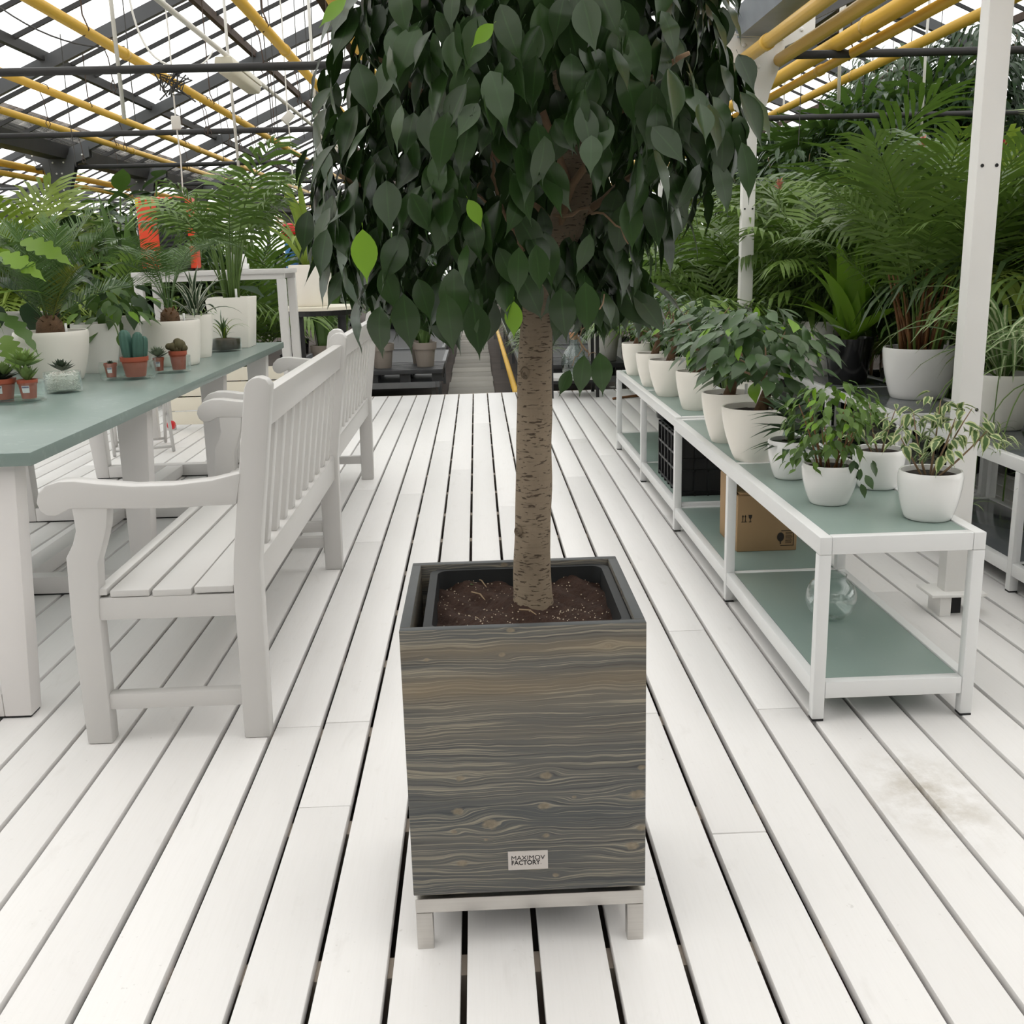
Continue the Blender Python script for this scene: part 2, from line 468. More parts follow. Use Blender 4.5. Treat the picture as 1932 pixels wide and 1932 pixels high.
# ------------------------------------------------------------------ mesh helpers
class MB:
    def __init__(self):
        self.v, self.f, self.att = [], [], []

    def add(self, verts, faces):
        o = len(self.v)
        self.v.extend(tuple(p) for p in verts)
        self.f.extend(tuple(i + o for i in fc) for fc in faces)
        return self

    def box(self, x0, x1, y0, y1, z0, z1):
        return self.add([(x0, y0, z0), (x1, y0, z0), (x1, y1, z0), (x0, y1, z0), (x0, y0, z1), (x1, y0, z1), (x1, y1, z1), (x0, y1, z1)],
                        [(0, 3, 2, 1), (4, 5, 6, 7), (0, 1, 5, 4), (1, 2, 6, 5), (2, 3, 7, 6), (3, 0, 4, 7)])

    def obox(self, a, b, w, h, up=(0, 0, 1)):
        """a bar of section w x h from a to b"""
        a, b = Vector(a), Vector(b)
        d = (b - a).normalized()
        s = d.cross(Vector(up))
        if s.length < 1e-5:
            s = d.cross(Vector((0, 1, 0)))
        s.normalize()
        u = s.cross(d)
        vs = []
        for p in (a, b):
            for i, j in ((-1, -1), (1, -1), (1, 1), (-1, 1)):
                vs.append(p + s * (i * w / 2) + u * (j * h / 2))
        return self.add(vs, [(0, 1, 2, 3), (7, 6, 5, 4), (0, 4, 5, 1), (1, 5, 6, 2), (2, 6, 7, 3), (3, 7, 4, 0)])

    def tube(self, pts, r, n=8, cap=True):
        pts = [Vector(p) for p in pts]
        rs = r if isinstance(r, (list, tuple)) else [r] * len(pts)
        o = len(self.v)
        ref = None
        for i, p in enumerate(pts):
            d = (pts[min(i + 1, len(pts) - 1)] - pts[max(i - 1, 0)]).normalized()
            if ref is None:
                ref = Vector((0, 0, 1)) if abs(d.z) < 0.9 else Vector((1, 0, 0))
            s = d.cross(ref).normalized()
            u = s.cross(d)
            ref = u
            for k in range(n):
                a = 2 * PI * k / n
                self.v.append(tuple(p + (s * math.cos(a) + u * math.sin(a)) * rs[i]))
        for i in range(len(pts) - 1):
            for k in range(n):
                a, b = o + i * n + k, o + i * n + (k + 1) % n
                self.f.append((a, b, b + n, a + n))
        if cap:
            self.f.append(tuple(o + k for k in range(n))[::-1])
            e = o + (len(pts) - 1) * n
            self.f.append(tuple(e + k for k in range(n)))
        return self

    def lathe(self, prof, n=28, cx=0, cy=0, close=False, sx=1.0, sy=1.0):
        o = len(self.v)
        for r, z in prof:
            for k in range(n):
                a = 2 * PI * k / n
                self.v.append((cx + r * math.cos(a) * sx, cy + r * math.sin(a) * sy, z))
        for i in range(len(prof) - 1):
            for k in range(n):
                a, b = o + i * n + k, o + i * n + (k + 1) % n
                self.f.append((a, b, b + n, a + n))
        if prof[0][0] > 1e-6:
            self.f.append(tuple(o + k for k in range(n))[::-1])
        if close:
            e = o + (len(prof) - 1) * n
            self.f.append(tuple(e + k for k in range(n)))
        return self

    def prism(self, poly, lo, hi, axis='y'):
        """a flat outline (two coordinates) given thickness along an axis"""
        n = len(poly)
        def mk(p, t):
            return {'y': (p[0], t, p[1]), 'x': (t, p[0], p[1]), 'z': (p[0], p[1], t)}[axis]
        vs = [mk(p, lo) for p in poly] + [mk(p, hi) for p in poly]
        fs = [tuple(range(n)), tuple(range(2 * n - 1, n - 1, -1))]
        fs += [(i, i + n, (i + 1) % n + n, (i + 1) % n) for i in range(n)]
        return self.add(vs, fs)

    def mesh(self, name, mat=None, smooth=False, bevel=0.0, seg=2, fix=True, angle=35):
        me = bpy.data.meshes.new(name)
        me.from_pydata(self.v, [], self.f)
        if bevel or fix:
            bm = bmesh.new()
            bm.from_mesh(me)
            if fix:
                bmesh.ops.recalc_face_normals(bm, faces=bm.faces)
            if bevel:
                ed = [e for e in bm.edges if len(e.link_faces) == 2 and e.calc_face_angle(0) > math.radians(angle)]
                bmesh.ops.bevel(bm, geom=ed, offset=bevel, segments=seg, profile=0.5, affect='EDGES', clamp_overlap=True)
            bm.to_mesh(me)
            bm.free()
        if smooth:
            me.polygons.foreach_set('use_smooth', [True] * len(me.polygons))
        if mat:
            me.materials.append(M[mat])
        if bevel and not smooth:
            me.polygons.foreach_set('use_smooth', [True] * len(me.polygons))
            try:
                me.set_sharp_from_angle(angle=math.radians(40))
            except Exception:
                pass
        me.update()
        return me


def auto_sharp(me, deg=40):
    me.polygons.foreach_set('use_smooth', [True] * len(me.polygons))
    me.set_sharp_from_angle(angle=math.radians(deg))
    return me


def obj(name, mesh, parent=None, loc=None, rot=None, scale=None, mat=None):
    o = bpy.data.objects.new(name, mesh)
    COL.objects.link(o)
    if parent is not None:
        o.parent = parent
    if loc is not None:
        o.location = loc
    if rot is not None:
        o.rotation_euler = rot
    if scale is not None:
        o.scale = scale if hasattr(scale, '__len__') else (scale,) * 3
    if mat:
        o.material_slots[0].link = 'OBJECT'
        o.material_slots[0].material = M[mat]
    return o


def tag(o, label=None, cat=None, group=None, kind=None):
    for k, v in (('label', label), ('category', cat), ('group', group), ('kind', kind)):
        if v:
            o[k] = v
    return o


def thing(name, label, cat, loc=(0, 0, 0), rz=0.0, group=None):
    o = bpy.data.objects.new(name, None)
    o.empty_display_size = 0.1
    COL.objects.link(o)
    o.location = loc
    o.rotation_euler = (0, 0, rz)
    return tag(o, label, cat, group)


def struct(name, label, cat, loc=(0, 0, 0)):
    o = thing(name, label, cat, loc)
    o['kind'] = 'structure'
    return o


def copy_tree(o, parent=None):
    c = o.copy()
    COL.objects.link(c)
    c.parent = parent
    for ch in o.children:
        copy_tree(ch, c)
    return c


def frame_mat(d, nrm, roll=0.0):
    """rotation whose y runs along d and whose z leans to nrm"""
    d = Vector(d).normalized()
    n = Vector(nrm)
    s = d.cross(n)
    if s.length < 1e-4:
        s = d.cross(Vector((1, 0, 0)) if abs(d.x) < 0.9 else Vector((0, 1, 0)))
    s.normalize()
    n = s.cross(d)
    m = Matrix((s, d, n)).transposed()
    return m


def bez(p0, p1, p2, n):
    p0, p1, p2 = Vector(p0), Vector(p1), Vector(p2)
    return [p0 * (1 - t) ** 2 + p1 * 2 * t * (1 - t) + p2 * t * t for t in [i / n for i in range(n + 1)]]

# ================================================================== THE SETTING
# ------------------------------------------------------------------ deck
PITCH, GAP, BT = 0.14, 0.0130, 0.028
DECK_X0, DECK_X1, DECK_Y0, DECK_Y1 = -5.3, 4.4, -2.0, 10.22
G_Z = -0.36


def build_deck():
    fl = struct('floor', 'white painted timber deck with dark gaps between boards', 'deck')
    joints = {}
    for px, py in ((655, 1362), (1395, 1570), (1435, 1338), (1290, 1190), (683, 1023), (1240, 1345), (540, 1372), (640, 1520), (1700, 1115), (1700, 1260)):
        p = pz(px, py)
        joints.setdefault(math.floor((p.x + 0.207) / PITCH), []).append(p.y)
    k0 = math.floor((DECK_X0 + 0.207) / PITCH)
    k1 = math.ceil((DECK_X1 + 0.207) / PITCH)
    r = random.Random(3)
    for k in range(k0, k1):
        x0 = -0.207 + k * PITCH + GAP / 2 + r.uniform(-0.0008, 0.0008)
        x1 = -0.207 + (k + 1) * PITCH - GAP / 2 + r.uniform(-0.0008, 0.0008)
        cuts = sorted(joints.get(k, []))
        if not cuts:
            cuts = [r.uniform(4.6, 8.8)] if -3.0 < x0 < 2.6 else []
        elif cuts[-1] < 4.5:
            cuts.append(cuts[-1] + r.choice((3.0, 4.0)))
        ys = [DECK_Y0] + cuts + [DECK_Y1]
        for a, b in zip(ys, ys[1:]):
            dz = r.uniform(-0.0012, 0.0012)
            m = MB().box(x0, x1, a + 0.0012, b - 0.0012, -BT + dz, dz)
            obj('board', m.mesh('board', 'deck_paint', bevel=0.003, seg=2), fl)
    y = DECK_Y0 + 0.1
    jm = MB().box(DECK_X0, DECK_X1, -0.03, 0.03, -0.16, -BT - 0.002).mesh('joist', 'joist_wood')
    while y < DECK_Y1:
        obj('joist', jm, fl, (0, y, 0))
        y += 0.52
    obj('edge_beam', MB().box(DECK_X0, DECK_X1, DECK_Y1 + 0.002, DECK_Y1 + 0.03, -0.2, -0.003).mesh('edge_beam', 'joist_wood'), fl)
    # ground below and around
    g = tag(obj('ground', MB().box(-11.2, 14.6, -3.2, 37, G_Z - 0.1, G_Z).mesh('ground', 'ground_soil')), 'dark bare earth under and beyond the deck', 'ground', kind='structure')
    return fl


build_deck()


def build_path():
    pt = struct('path', 'straight walkway of worn grey concrete slabs beyond the deck', 'path')
    r = random.Random(5)
    y = 10.4
    while y < 33:
        L = 0.62
        z = G_Z + 0.03 + r.uniform(-0.004, 0.006)
        m = MB().box(-0.40 + r.uniform(-0.008, 0.008), 0.185 + r.uniform(-0.008, 0.008), y, y + L - 0.014, G_Z - 0.03, z).mesh('slab', 'path_concrete', bevel=0.006)
        o = obj('slab', m, pt)
        y += L
    return pt


build_path()

# ------------------------------------------------------------------ greenhouse roof and columns
BAY_X = (-11.11, -4.71, 1.69, 8.09)
BW = 6.4
Z_E, SL = 2.46, 0.437
FR_Y = [3.6 + 3.0 * k for k in range(-2, 12)]        # frames
RY0, RY1 = -3.0, 36.6


def roof_z(x, off=0.0):
    for b in BAY_X:
        if b - 1e-6 <= x <= b + BW + 1e-6:
            return Z_E + SL * min(x - b, b + BW - x) + off
    return Z_E + off


def build_roof():
    ce = struct('ceiling', 'whitewashed glass greenhouse roof on grey steel rafters and dark bars', 'roof')
    cs = math.cos(math.atan(SL))
    for b in BAY_X:
        vis = b in (-4.71, 1.69)
        xr = b + BW / 2
        zr = Z_E + SL * BW / 2
        for y in FR_Y:
            for e in (b, b + BW):
                p0 = Vector((e + (0.05 if e < xr else -0.05), y, Z_E + 0.02 + 0.06))
                p1 = Vector((xr, y, zr + 0.06))
                if vis:
                    obj('rafter', MB().obox(p0, p1, 0.06, 0.11).mesh('rafter', 'roof_steel'), ce)
            if vis:
                # gusset plates: ridge, with its pale rim
                obj('ridge_gusset', MB().prism([(xr - 0.34, zr - 0.16), (xr - 0.30, zr - 0.05), (xr - 0.06, zr + 0.10), (xr + 0.06, zr + 0.10), (xr + 0.30, zr - 0.05), (xr + 0.34, zr - 0.16),
                                                 (xr + 0.12, zr - 0.07), (xr, zr - 0.04), (xr - 0.12, zr - 0.07)], y - 0.045, y + 0.045).mesh('ridge_gusset', 'roof_steel'), ce)
                obj('tie_bar', MB().tube([(b + 0.05, y, 2.43), (b + BW - 0.05, y, 2.43)], 0.024, 8).mesh('tie_bar', 'roof_dark', smooth=True), ce)
        if not vis:
            m = MB()
            for y in FR_Y:
                m.obox((b, y, Z_E + 0.08), (xr, y, zr + 0.06), 0.06, 0.11)
                m.obox((b + BW, y, Z_E + 0.08), (xr, y, zr + 0.06), 0.06, 0.11)
                m.tube([(b, y, 2.43), (b + BW, y, 2.43)], 0.024, 6)
            tag(obj('rafter_row', m.mesh('rafter_row', 'roof_steel'), ce), kind='stuff')
        # purlins, ridge and gutters along the house
        for i, (dx, w, h) in enumerate(((1.09, 0.05, 0.08), (2.3, 0.05, 0.08))):
            for sgn in (1, -1):
                x = (b + dx) if sgn > 0 else (b + BW - dx)
                obj('purlin', MB().box(x - w / 2, x + w / 2, RY0, RY1, roof_z(x) + 0.09, roof_z(x) + 0.09 + h).mesh('purlin', 'roof_dark' if i == 0 else 'roof_rust'), ce)
        obj('ridge_beam', MB().box(xr - 0.05, xr + 0.05, RY0, RY1, zr + 0.08, zr + 0.20).mesh('ridge_beam', 'roof_rust'), ce)
        gx = b
        obj('gutter', MB().prism([(gx - 0.14, 2.66), (gx - 0.10, 2.52), (gx + 0.10, 2.52), (gx + 0.14, 2.66), (gx + 0.125, 2.66), (gx + 0.09, 2.535), (gx - 0.09, 2.535), (gx - 0.125, 2.66)],
                                 RY0, RY1).mesh('gutter', 'galvanised' if b == 1.69 else 'roof_dark'), ce)
    # glazing bars and panes
    n_bar, n_pane = 0, 0
    barm, panem = MB(), MB()
    ys = [RY0 + 0.6 * k for k in range(int((RY1 - RY0) / 0.6) + 1)]
    cuts = (0.16, 1.09, 2.3, 3.17)
    r = random.Random(11)
    for b in BAY_X:
        for sgn in (1, -1):
            def at(d):
                x = b + d if sgn > 0 else b + BW - d
                return x, roof_z(x)
            for y in ys:
                xa, za = at(0.12)
                xb, zb = at(3.17)
                on_frame = any(abs(y - q) < 0.02 for q in FR_Y)
                if not on_frame:
                    m = MB() if False else None
                    near = b in (-4.71, 1.69) and 5.5 < y < (24 if sgn > 0 and b < 0 else 21)
                    if near and n_bar < 120:
                        obj('glazing_bar', MB().obox((xa, y, za + 0.155), (xb, y, zb + 0.155), 0.022, 0.036).mesh('glazing_bar', 'roof_dark'), ce)
                        n_bar += 1
                    else:
                        barm.obox((xa, y, za + 0.155), (xb, y, zb + 0.155), 0.022, 0.036)
                for c0, c1 in zip(cuts, cuts[1:]):
                    xa2, za2 = at(c0 + 0.005)
                    xb2, zb2 = at(c1 + 0.035)
                    e = 0.004 + r.uniform(0, 0.006)
                    q = [(xa2, y + 0.006, za2 + 0.180 + e), (xb2, y + 0.006, zb2 + 0.172 + e), (xb2, y + 0.594, zb2 + 0.172 + e), (xa2, y + 0.594, za2 + 0.180 + e)]
                    near = (b == -4.71 and sgn > 0 and 5.9 < y < 24) or (b == -4.71 and sgn < 0 and 8 < y < 16) or (b == 1.69 and 6 < y < 18)
                    if near and n_pane < 296:
                        obj('pane', MB().add(q, [(0, 1, 2, 3)]).mesh('pane', 'roof_glass', fix=False), ce)
                        n_pane += 1
                    else:
                        panem.add(q, [(0, 1, 2, 3)])
    tag(obj('glazing_bar_rows', barm.mesh('glazing_bar_rows', 'roof_dark', fix=False), ce), kind='stuff')
    tag(obj('pane_rows', panem.mesh('pane_rows', 'roof_glass', fix=False), ce), kind='stuff')


build_roof()


def build_columns():
    def column(x, y, paint, label, group=None):
        base = 0.0 if y < DECK_Y1 and DECK_X0 < x < DECK_X1 else G_Z
        t = thing('column', label, 'column', (x, y, base), 0, group)
        zt = Z_E - base
        w, d = 0.040, 0.032
        # rolled channel: web and two flanges
        obj('shaft', MB().prism([(-w, -d), (w, -d), (w, d), (w - 0.012, d), (w - 0.012, -d + 0.012), (-w + 0.012, -d + 0.012), (-w + 0.012, d), (-w, d)], 0.085, zt - 0.18, 'z').mesh('shaft', paint, bevel=0.004), t)
        g = 2.12 - base
        poly = [(-0.058, g), (0.058, g), (0.085, g + 0.02), (0.105, g + 0.10), (0.165, g + 0.26), (0.185, g + 0.35), (0.36, g + 0.42), (0.36, g + 0.53), (0.13, g + 0.44), (-0.13, g + 0.44), (-0.36, g + 0.53), (-0.36, g + 0.42),
                (-0.185, g + 0.35), (-0.165, g + 0.26), (-0.105, g + 0.10), (-0.085, g + 0.02)]
        obj('gusset', MB().prism(poly, -0.055, -0.047).mesh('gusset', paint), t)
        obj('gusset', MB().prism(poly, 0.047, 0.055).mesh('gusset', paint), t)
        for bx, bz in ((-0.03, g + 0.24), (0.03, g + 0.24), (-0.03, g + 0.06), (0.03, g + 0.06), (-0.06, g + 0.36), (0.06, g + 0.36), (0.28, g + 0.44), (-0.28, g + 0.44)):
            obj('bolt', BOLT, t, (bx, -0.056, bz), (PI / 2, 0, 0))
        for bz in (0.745, 1.55):
            for bx in (-0.024, 0.024):
                obj('bolt_hole', HOLE, t, (bx, -0.0325, bz), (PI / 2, 0, 0))
        obj('base_plate', MB().box(-0.10, 0.10, -0.07, 0.07, 0.075, 0.087).mesh('base_plate', paint, bevel=0.003), t)
        obj('stub', MB().prism([(-0.06, -0.05), (-0.02, -0.05), (-0.02, -0.03), (-0.045, -0.03), (-0.045, 0.03), (-0.02, 0.03), (-0.02, 0.05), (-0.06, 0.05)], 0.0, 0.076, 'z').mesh('stub', paint), t)
        obj('stub', MB().box(-0.02, 0.03, -0.02, 0.02, 0.0, 0.076).mesh('stub', 'rubber'), t)
        return t
    global BOLT, HOLE
    BOLT = MB().lathe([(0.011, 0), (0.011, 0.005), (0.007, 0.008)], 8, close=True).mesh('bolt', 'column_paint')
    HOLE = MB().lathe([(0.006, 0.0), (0.006, 0.0012)], 10, close=True).mesh('bolt_hole', 'rubber')
    labs = {3.6: 'white steel column behind the small variegated ficus', 6.6: 'white steel column whose gusset carries two yellow pipes',
            9.6: 'slim white steel column glimpsed between ficus crown and palms'}
    for y in FR_Y:
        if y < 3 or y > 34:
            continue
        ky = round(y, 1)
        column(1.69, y if ky != 3.6 else 3.53, 'column_paint', labs.get(ky, 'white steel column in the row receding along the walkway'), None if ky in labs else 'far white columns')
        if y > 6:
            column(-4.71, y, 'roof_steel', 'grey steel column with branching gusset above the left plants' if ky == 12.6 else 'grey steel column in the row behind the left plants', None if ky == 12.6 else 'grey columns')
            column(8.09, y, 'column_paint', 'steel column far behind the right palm bed', 'columns behind the palm bed')


build_columns()


def build_walls():
    def wall(name, a, b, label, face):
        t = struct(name, label, 'wall')
        a, b = Vector(a), Vector(b)
        d = (b - a)
        L = d.length
        d.normalize()
        up = Vector((0, 0, 1))
        H = 2.6
        w = MB().obox(a + up * (G_Z + 0.25), b + up * (G_Z + 0.25), 0.12, 0.5).mesh('plinth', 'path_concrete')
        obj('plinth', w, t)
        m = MB()
        n = int(L / 0.8)
        for i in range(n + 1):
            p = a + d * (L * i / n)
            m.obox(p + up * 0.1, p + up * H, 0.05, 0.05, up=d)
        for z in (0.14, 1.35, H):
            m.obox(a + up * z, b + up * z, 0.05, 0.05)
        tag(obj('glazing_bars', m.mesh('glazing_bars', 'roof_dark'), t), kind='stuff')
        g = MB()
        for i in range(n):
            p, q = a + d * (L * i / n), a + d * (L * (i + 1) / n)
            g.add([p + up * 0.14, q + up * 0.14, q + up * H, p + up * H], [(0, 1, 2, 3)])
        tag(obj('panes', g.mesh('panes', 'roof_glass', fix=False), t), kind='stuff')
        return t
    x0, x1 = BAY_X[0], BAY_X[-1] + BW
    wall('wall_far', (x0, RY1, 0), (x1, RY1, 0), 'glazed end wall of the greenhouse beyond the plants', 1)
    # unseen opaque wall added behind the camera to cut light on front faces
    t = struct('wall_light_block', 'solid grey gable wall on the entrance side', 'wall')
    for b in BAY_X:
        obj('light_block_panel', MB().prism([(b, G_Z), (b + BW, G_Z), (b + BW, Z_E + 0.15), (b + BW / 2, Z_E + 0.15 + SL * BW / 2), (b, Z_E + 0.15)], RY0 - 0.12, RY0).mesh('light_block_panel', 'light_block_grey'), t)
    wall('wall_left', (x0, RY0, 0), (x0, RY1, 0), 'glazed long side wall beyond the left plants', 1)
    wall('wall_right', (x1, RY0, 0), (x1, RY1, 0), 'glazed long side wall beyond the palm bed', -1)


build_walls()


def build_roof_services():
    G = 'yellow heating pipes under the roof'

    def pipe(x, z, y0, y1, r, label, grp=None, collars=()):
        t = thing('heating_pipe', label, 'pipe', (x, y0, z), 0, grp)
        obj('tube', MB().tube([(0, 0, 0), (0, y1 - y0, 0)], r, 14).mesh('tube', 'yellow_pipe', smooth=True), t)
        for c in collars:
            obj('collar', MB().tube([(0, c - y0 - 0.03, 0), (0, c - y0 + 0.03, 0)], r + 0.006, 14).mesh('collar', 'yellow_pipe', smooth=True), t)
        # wire hangers up to the rafters
        for y in FR_Y:
            if y0 + 0.3 < y < min(y1, 26):
                zz = roof_z(x) + 0.05 - z
                obj('hanger', MB().tube([(0.0, y - y0 + 0.06, -r - 0.004), (r + 0.004, y - y0 + 0.06, 0), (0.006, y - y0 + 0.06, r + 0.05), (0.006, y - y0 + 0.06, max(zz, r + 0.1))], 0.005, 5).mesh('hanger', 'roof_rust'), t)
    for x, nth in ((-4.10, 'closest to the grey columns'), (-3.31, 'second out from the grey columns'), (-2.26, 'third out from the grey columns'), (-1.21, 'fourth out from the grey columns'), (-0.72, 'just behind the ficus crown')):
        pipe(x, 2.665, -2, 34, 0.032, 'slim yellow heating pipe under the roof, ' + nth, G, (7.4, 13.3, 19))
    pipe(1.62, 2.395, -2, 6.75, 0.037, 'yellow pipe meeting the white column gusset at its edge', None, (6.0,))
    pipe(1.845, 2.395, -2, 6.62, 0.037, 'yellow pipe ending in the round notch of the white gusset')
    pipe(2.21, 2.49, 2, 34, 0.047, 'thick yellow pipe beside the white column gusset', None, (6.1, 12))
    pipe(2.30, 2.435, 2, 34, 0.030, 'thinner yellow pipe clamped under the thick yellow pipe', None, (7.2, 10))
    pipe(3.16, 2.68, 0, 34, 0.036, 'slender yellow pipe high above the palm bed', None, (9, 14))
    pipe(-4.94, 2.30, 2, 34, 0.030, 'yellow pipe passing the grey column gusset', None, (14,))
    pipe(-5.02, 2.42, 2, 34, 0.038, 'thick yellow pipe behind the grey column gusset')
    # fluorescent fittings on a white conduit
    cx, cz = -1.76, 2.78
    tag(obj('conduit', MB().tube([(cx, -1, cz), (cx, 30, cz)], 0.018, 8).mesh('conduit', 'white_conduit', smooth=True)), 'white conduit running along under the roof ridge', 'conduit')
    for y, lab in ((8.05, 'long cream fluorescent fitting under the roof beside hanging rods'), (12.9, 'distant cream fluorescent fitting half hidden by the ficus'), (17.6, 'far cream fluorescent fitting along the ridge conduit')):
        t = thing('light_fitting', lab, 'lamp', (cx, y, cz - 0.075), 0)
        obj('housing', MB().prism([(-0.06, 0.05), (-0.07, 0.0), (0.07, 0.0), (0.06, 0.05)], 0, 1.05).mesh('housing', 'lamp_plastic', bevel=0.008), t)
        obj('diffuser', MB().prism([(-0.066, -0.003), (-0.05, -0.06), (0.05, -0.06), (0.066, -0.003)], 0.03, 1.02).mesh('diffuser', 'lamp_plastic', bevel=0.012), t)
        for yy in (0.2, 0.85):
            obj('clip', MB().box(-0.01, 0.01, yy - 0.01, yy + 0.01, 0.05, 0.0565).mesh('clip', 'white_conduit'), t)
    # hanging white rods
    r = random.Random(4)
    rods = [(221, 100, 6.6, 2.16), (436, 150, 9.35, 2.10), (586, 60, 9.1, 2.1), (1585, 130, 7.6, 2.3), (1748, 100, 9.6, 2.2), (1480, 170, 12.6, 2.0)]
    for i, (px, py, y, zb) in enumerate(rods):
        p = py_(px, py, y)
        zt = roof_z(p.x) + 0.1 - zb
        t = thing('hanging_rod', 'white plastic rod hanging from the roof bars', 'rod', (p.x, y, zb), 0, 'hanging white rods')
        obj('rod', MB().tube([(0, 0, 0), (r.uniform(-0.01, 0.01), 0, zt * 0.6), (0, 0, zt)], 0.0125, 8).mesh('rod', 'white_conduit', smooth=True), t)
        obj('bracket', MB().box(-0.02, 0.02, -0.012, 0.012, zt - 0.12, zt - 0.02).mesh('bracket', 'white_conduit', bevel=0.003), t)
    # switch boxes on cords
    for px, py, y, lab in ((332, 232, 8.7, 'white pull switch hanging on a cord above the table'), (543, 222, 9.2, 'white diamond-turned pull switch hanging beside the ficus')):
        p = py_(px, py, y)
        zt = roof_z(p.x) + 0.1 - p.z
        t = thing('pull_switch', lab, 'switch', (p.x, y, p.z), 0.3)
        obj('cord', MB().tube([(0, 0, -0.55), (0.01, 0, -0.25), (0, 0, 0), (0.01, 0, zt * 0.5), (0, 0, zt)], 0.006, 5).mesh('cord', 'white_conduit'), t)
        obj('box', MB().box(-0.035, 0.035, -0.03, 0.03, -0.05, 0.05).mesh('box', 'white_conduit', bevel=0.008), t, rot=(0, 0.78 if px > 500 else 0, 0))
    # cables slung between bars
    def cable(pts, rad, mat, label, grp=None):
        P = [Vector(p) for p in pts]
        out = []
        for a, b, c in zip(P[::2], P[1::2], P[2::2]):
            out += bez(a, b, c, 10)[(1 if out else 0):]
        tag(obj('cable', MB().tube(out, rad, 5).mesh('cable', mat, smooth=True)), label, 'cable', grp)
    cable([py_(0, 14, 8), py_(120, 100, 8.0), py_(235, 88, 8.2)], 0.006, 'cable_dark', 'dark cable slung in a bow across the upper left roof')
    cable([py_(245, 0, 7), py_(270, 130, 7), py_(345, 126, 6.7)], 0.007, 'white_conduit', 'grey cable curving down to the dark tie bar')
    cable([py_(345, 126, 6.7), py_(385, 132, 7.2), py_(402, 96, 8.05)], 0.006, 'white_conduit', 'white flex from tie bar to the fluorescent fitting')
    rr = random.Random(9)
    # the tangle tied on the tie bar
    m = MB()
    c = py_(322, 150, 6.62)
    for i in range(9):
        a = c + Vector((rr.uniform(-0.09, 0.09), rr.uniform(-0.04, 0.04), rr.uniform(-0.06, 0.05)))
        pts = [a + Vector((rr.uniform(-0.09, 0.09), rr.uniform(-0.04, 0.04), rr.uniform(-0.09, 0.06))) for _ in range(5)]
        m.tube(pts, 0.005, 4)
    tag(obj('cable_tangle', m.mesh('cable_tangle', 'cable_dark')), 'tangle of dark cable tied to the tie bar above the table', 'cable', kind='stuff')
    # bundle of pale cords at the top of the gusset
    for i in range(11):
        a = Vector((1.42 + rr.uniform(-0.2, 0.02), 6.5 + rr.uniform(-0.05, 0.1), 2.50 + i * 0.024 + rr.uniform(-0.01, 0.01)))
        b = Vector((1.86, 6.5 + rr.uniform(-0.05, 0.1), 2.47 + i * 0.030 + rr.uniform(-0.02, 0.02)))
        cable([a, (a + b) / 2 + Vector((0, 0, -0.03)), b], 0.0055, 'white_conduit', 'pale cord in the bundle strung above the white gusset', 'cords above the gusset')
    # wire hooks on the yellow pipes
    for i in range(26):
        x = rr.choice((-4.10, -3.31, -2.26, -1.21))
        y = rr.uniform(6.2, 13)
        t = tag(obj('wire_hook', MB().tube([(0.040, 0, 0), (0.028, 0, 0.028), (0.0, 0, 0.040), (-0.028, 0, 0.028), (-0.040, 0, 0), (-0.012, 0, -0.08), (0.0, 0, -0.20), (0.018, 0, -0.26), (0.0, 0, -0.29), (-0.018, 0, -0.25), (0, 0, -0.21)], 0.0035, 4).mesh('wire_hook', 'roof_rust'), None, (x, y, 2.665)),
                'bent wire hook hanging on a yellow pipe', 'hook', 'wire hooks on the pipes')
    for i in range(16):
        px = rr.uniform(60, 640) if i < 11 else rr.uniform(1450, 1800)
        y = rr.uniform(7.5, 13)
        p = py_(px, rr.uniform(60, 200), y)
        zb = 2.15 + rr.uniform(-0.1, 0.3)
        zt = roof_z(p.x) + 0.1
        tag(obj('hanging_string', MB().tube([(0, 0, zb), (rr.uniform(-0.03, 0.03), 0, (zb + zt) / 2), (0, 0, zt)], 0.004, 4).mesh('hanging_string', 'cable_dark'), None, (p.x, y, 0)),
            'thin string hanging straight from the roof', 'string', 'strings under the roof')


build_roof_services()

# ================================================================== FURNITURE
# ------------------------------------------------------------------ planter, stand
PX0, PX1, PY0, PY1, PZ0, PZ1 = -0.159, 0.285, 1.745, 2.170, 0.122, 0.658
PCX, PCY = (PX0 + PX1) / 2, (PY0 + PY1) / 2


def text_mesh(name, body, size, bold, mat, spacing=1.0):
    cu = bpy.data.curves.new(name, 'FONT')
    cu.body = body
    cu.size = size
    cu.extrude = 0.0003
    cu.offset = bold
    cu.space_character = spacing
    tmp = bpy.data.objects.new(name, cu)
    COL.objects.link(tmp)
    dg = bpy.context.evaluated_depsgraph_get()
    me = bpy.data.meshes.new_from_object(tmp.evaluated_get(dg))
    bpy.data.objects.remove(tmp)
    me.materials.clear()
    me.materials.append(M[mat])
    xs = [v.co.x for v in me.vertices]
    return me, min(xs), max(xs)


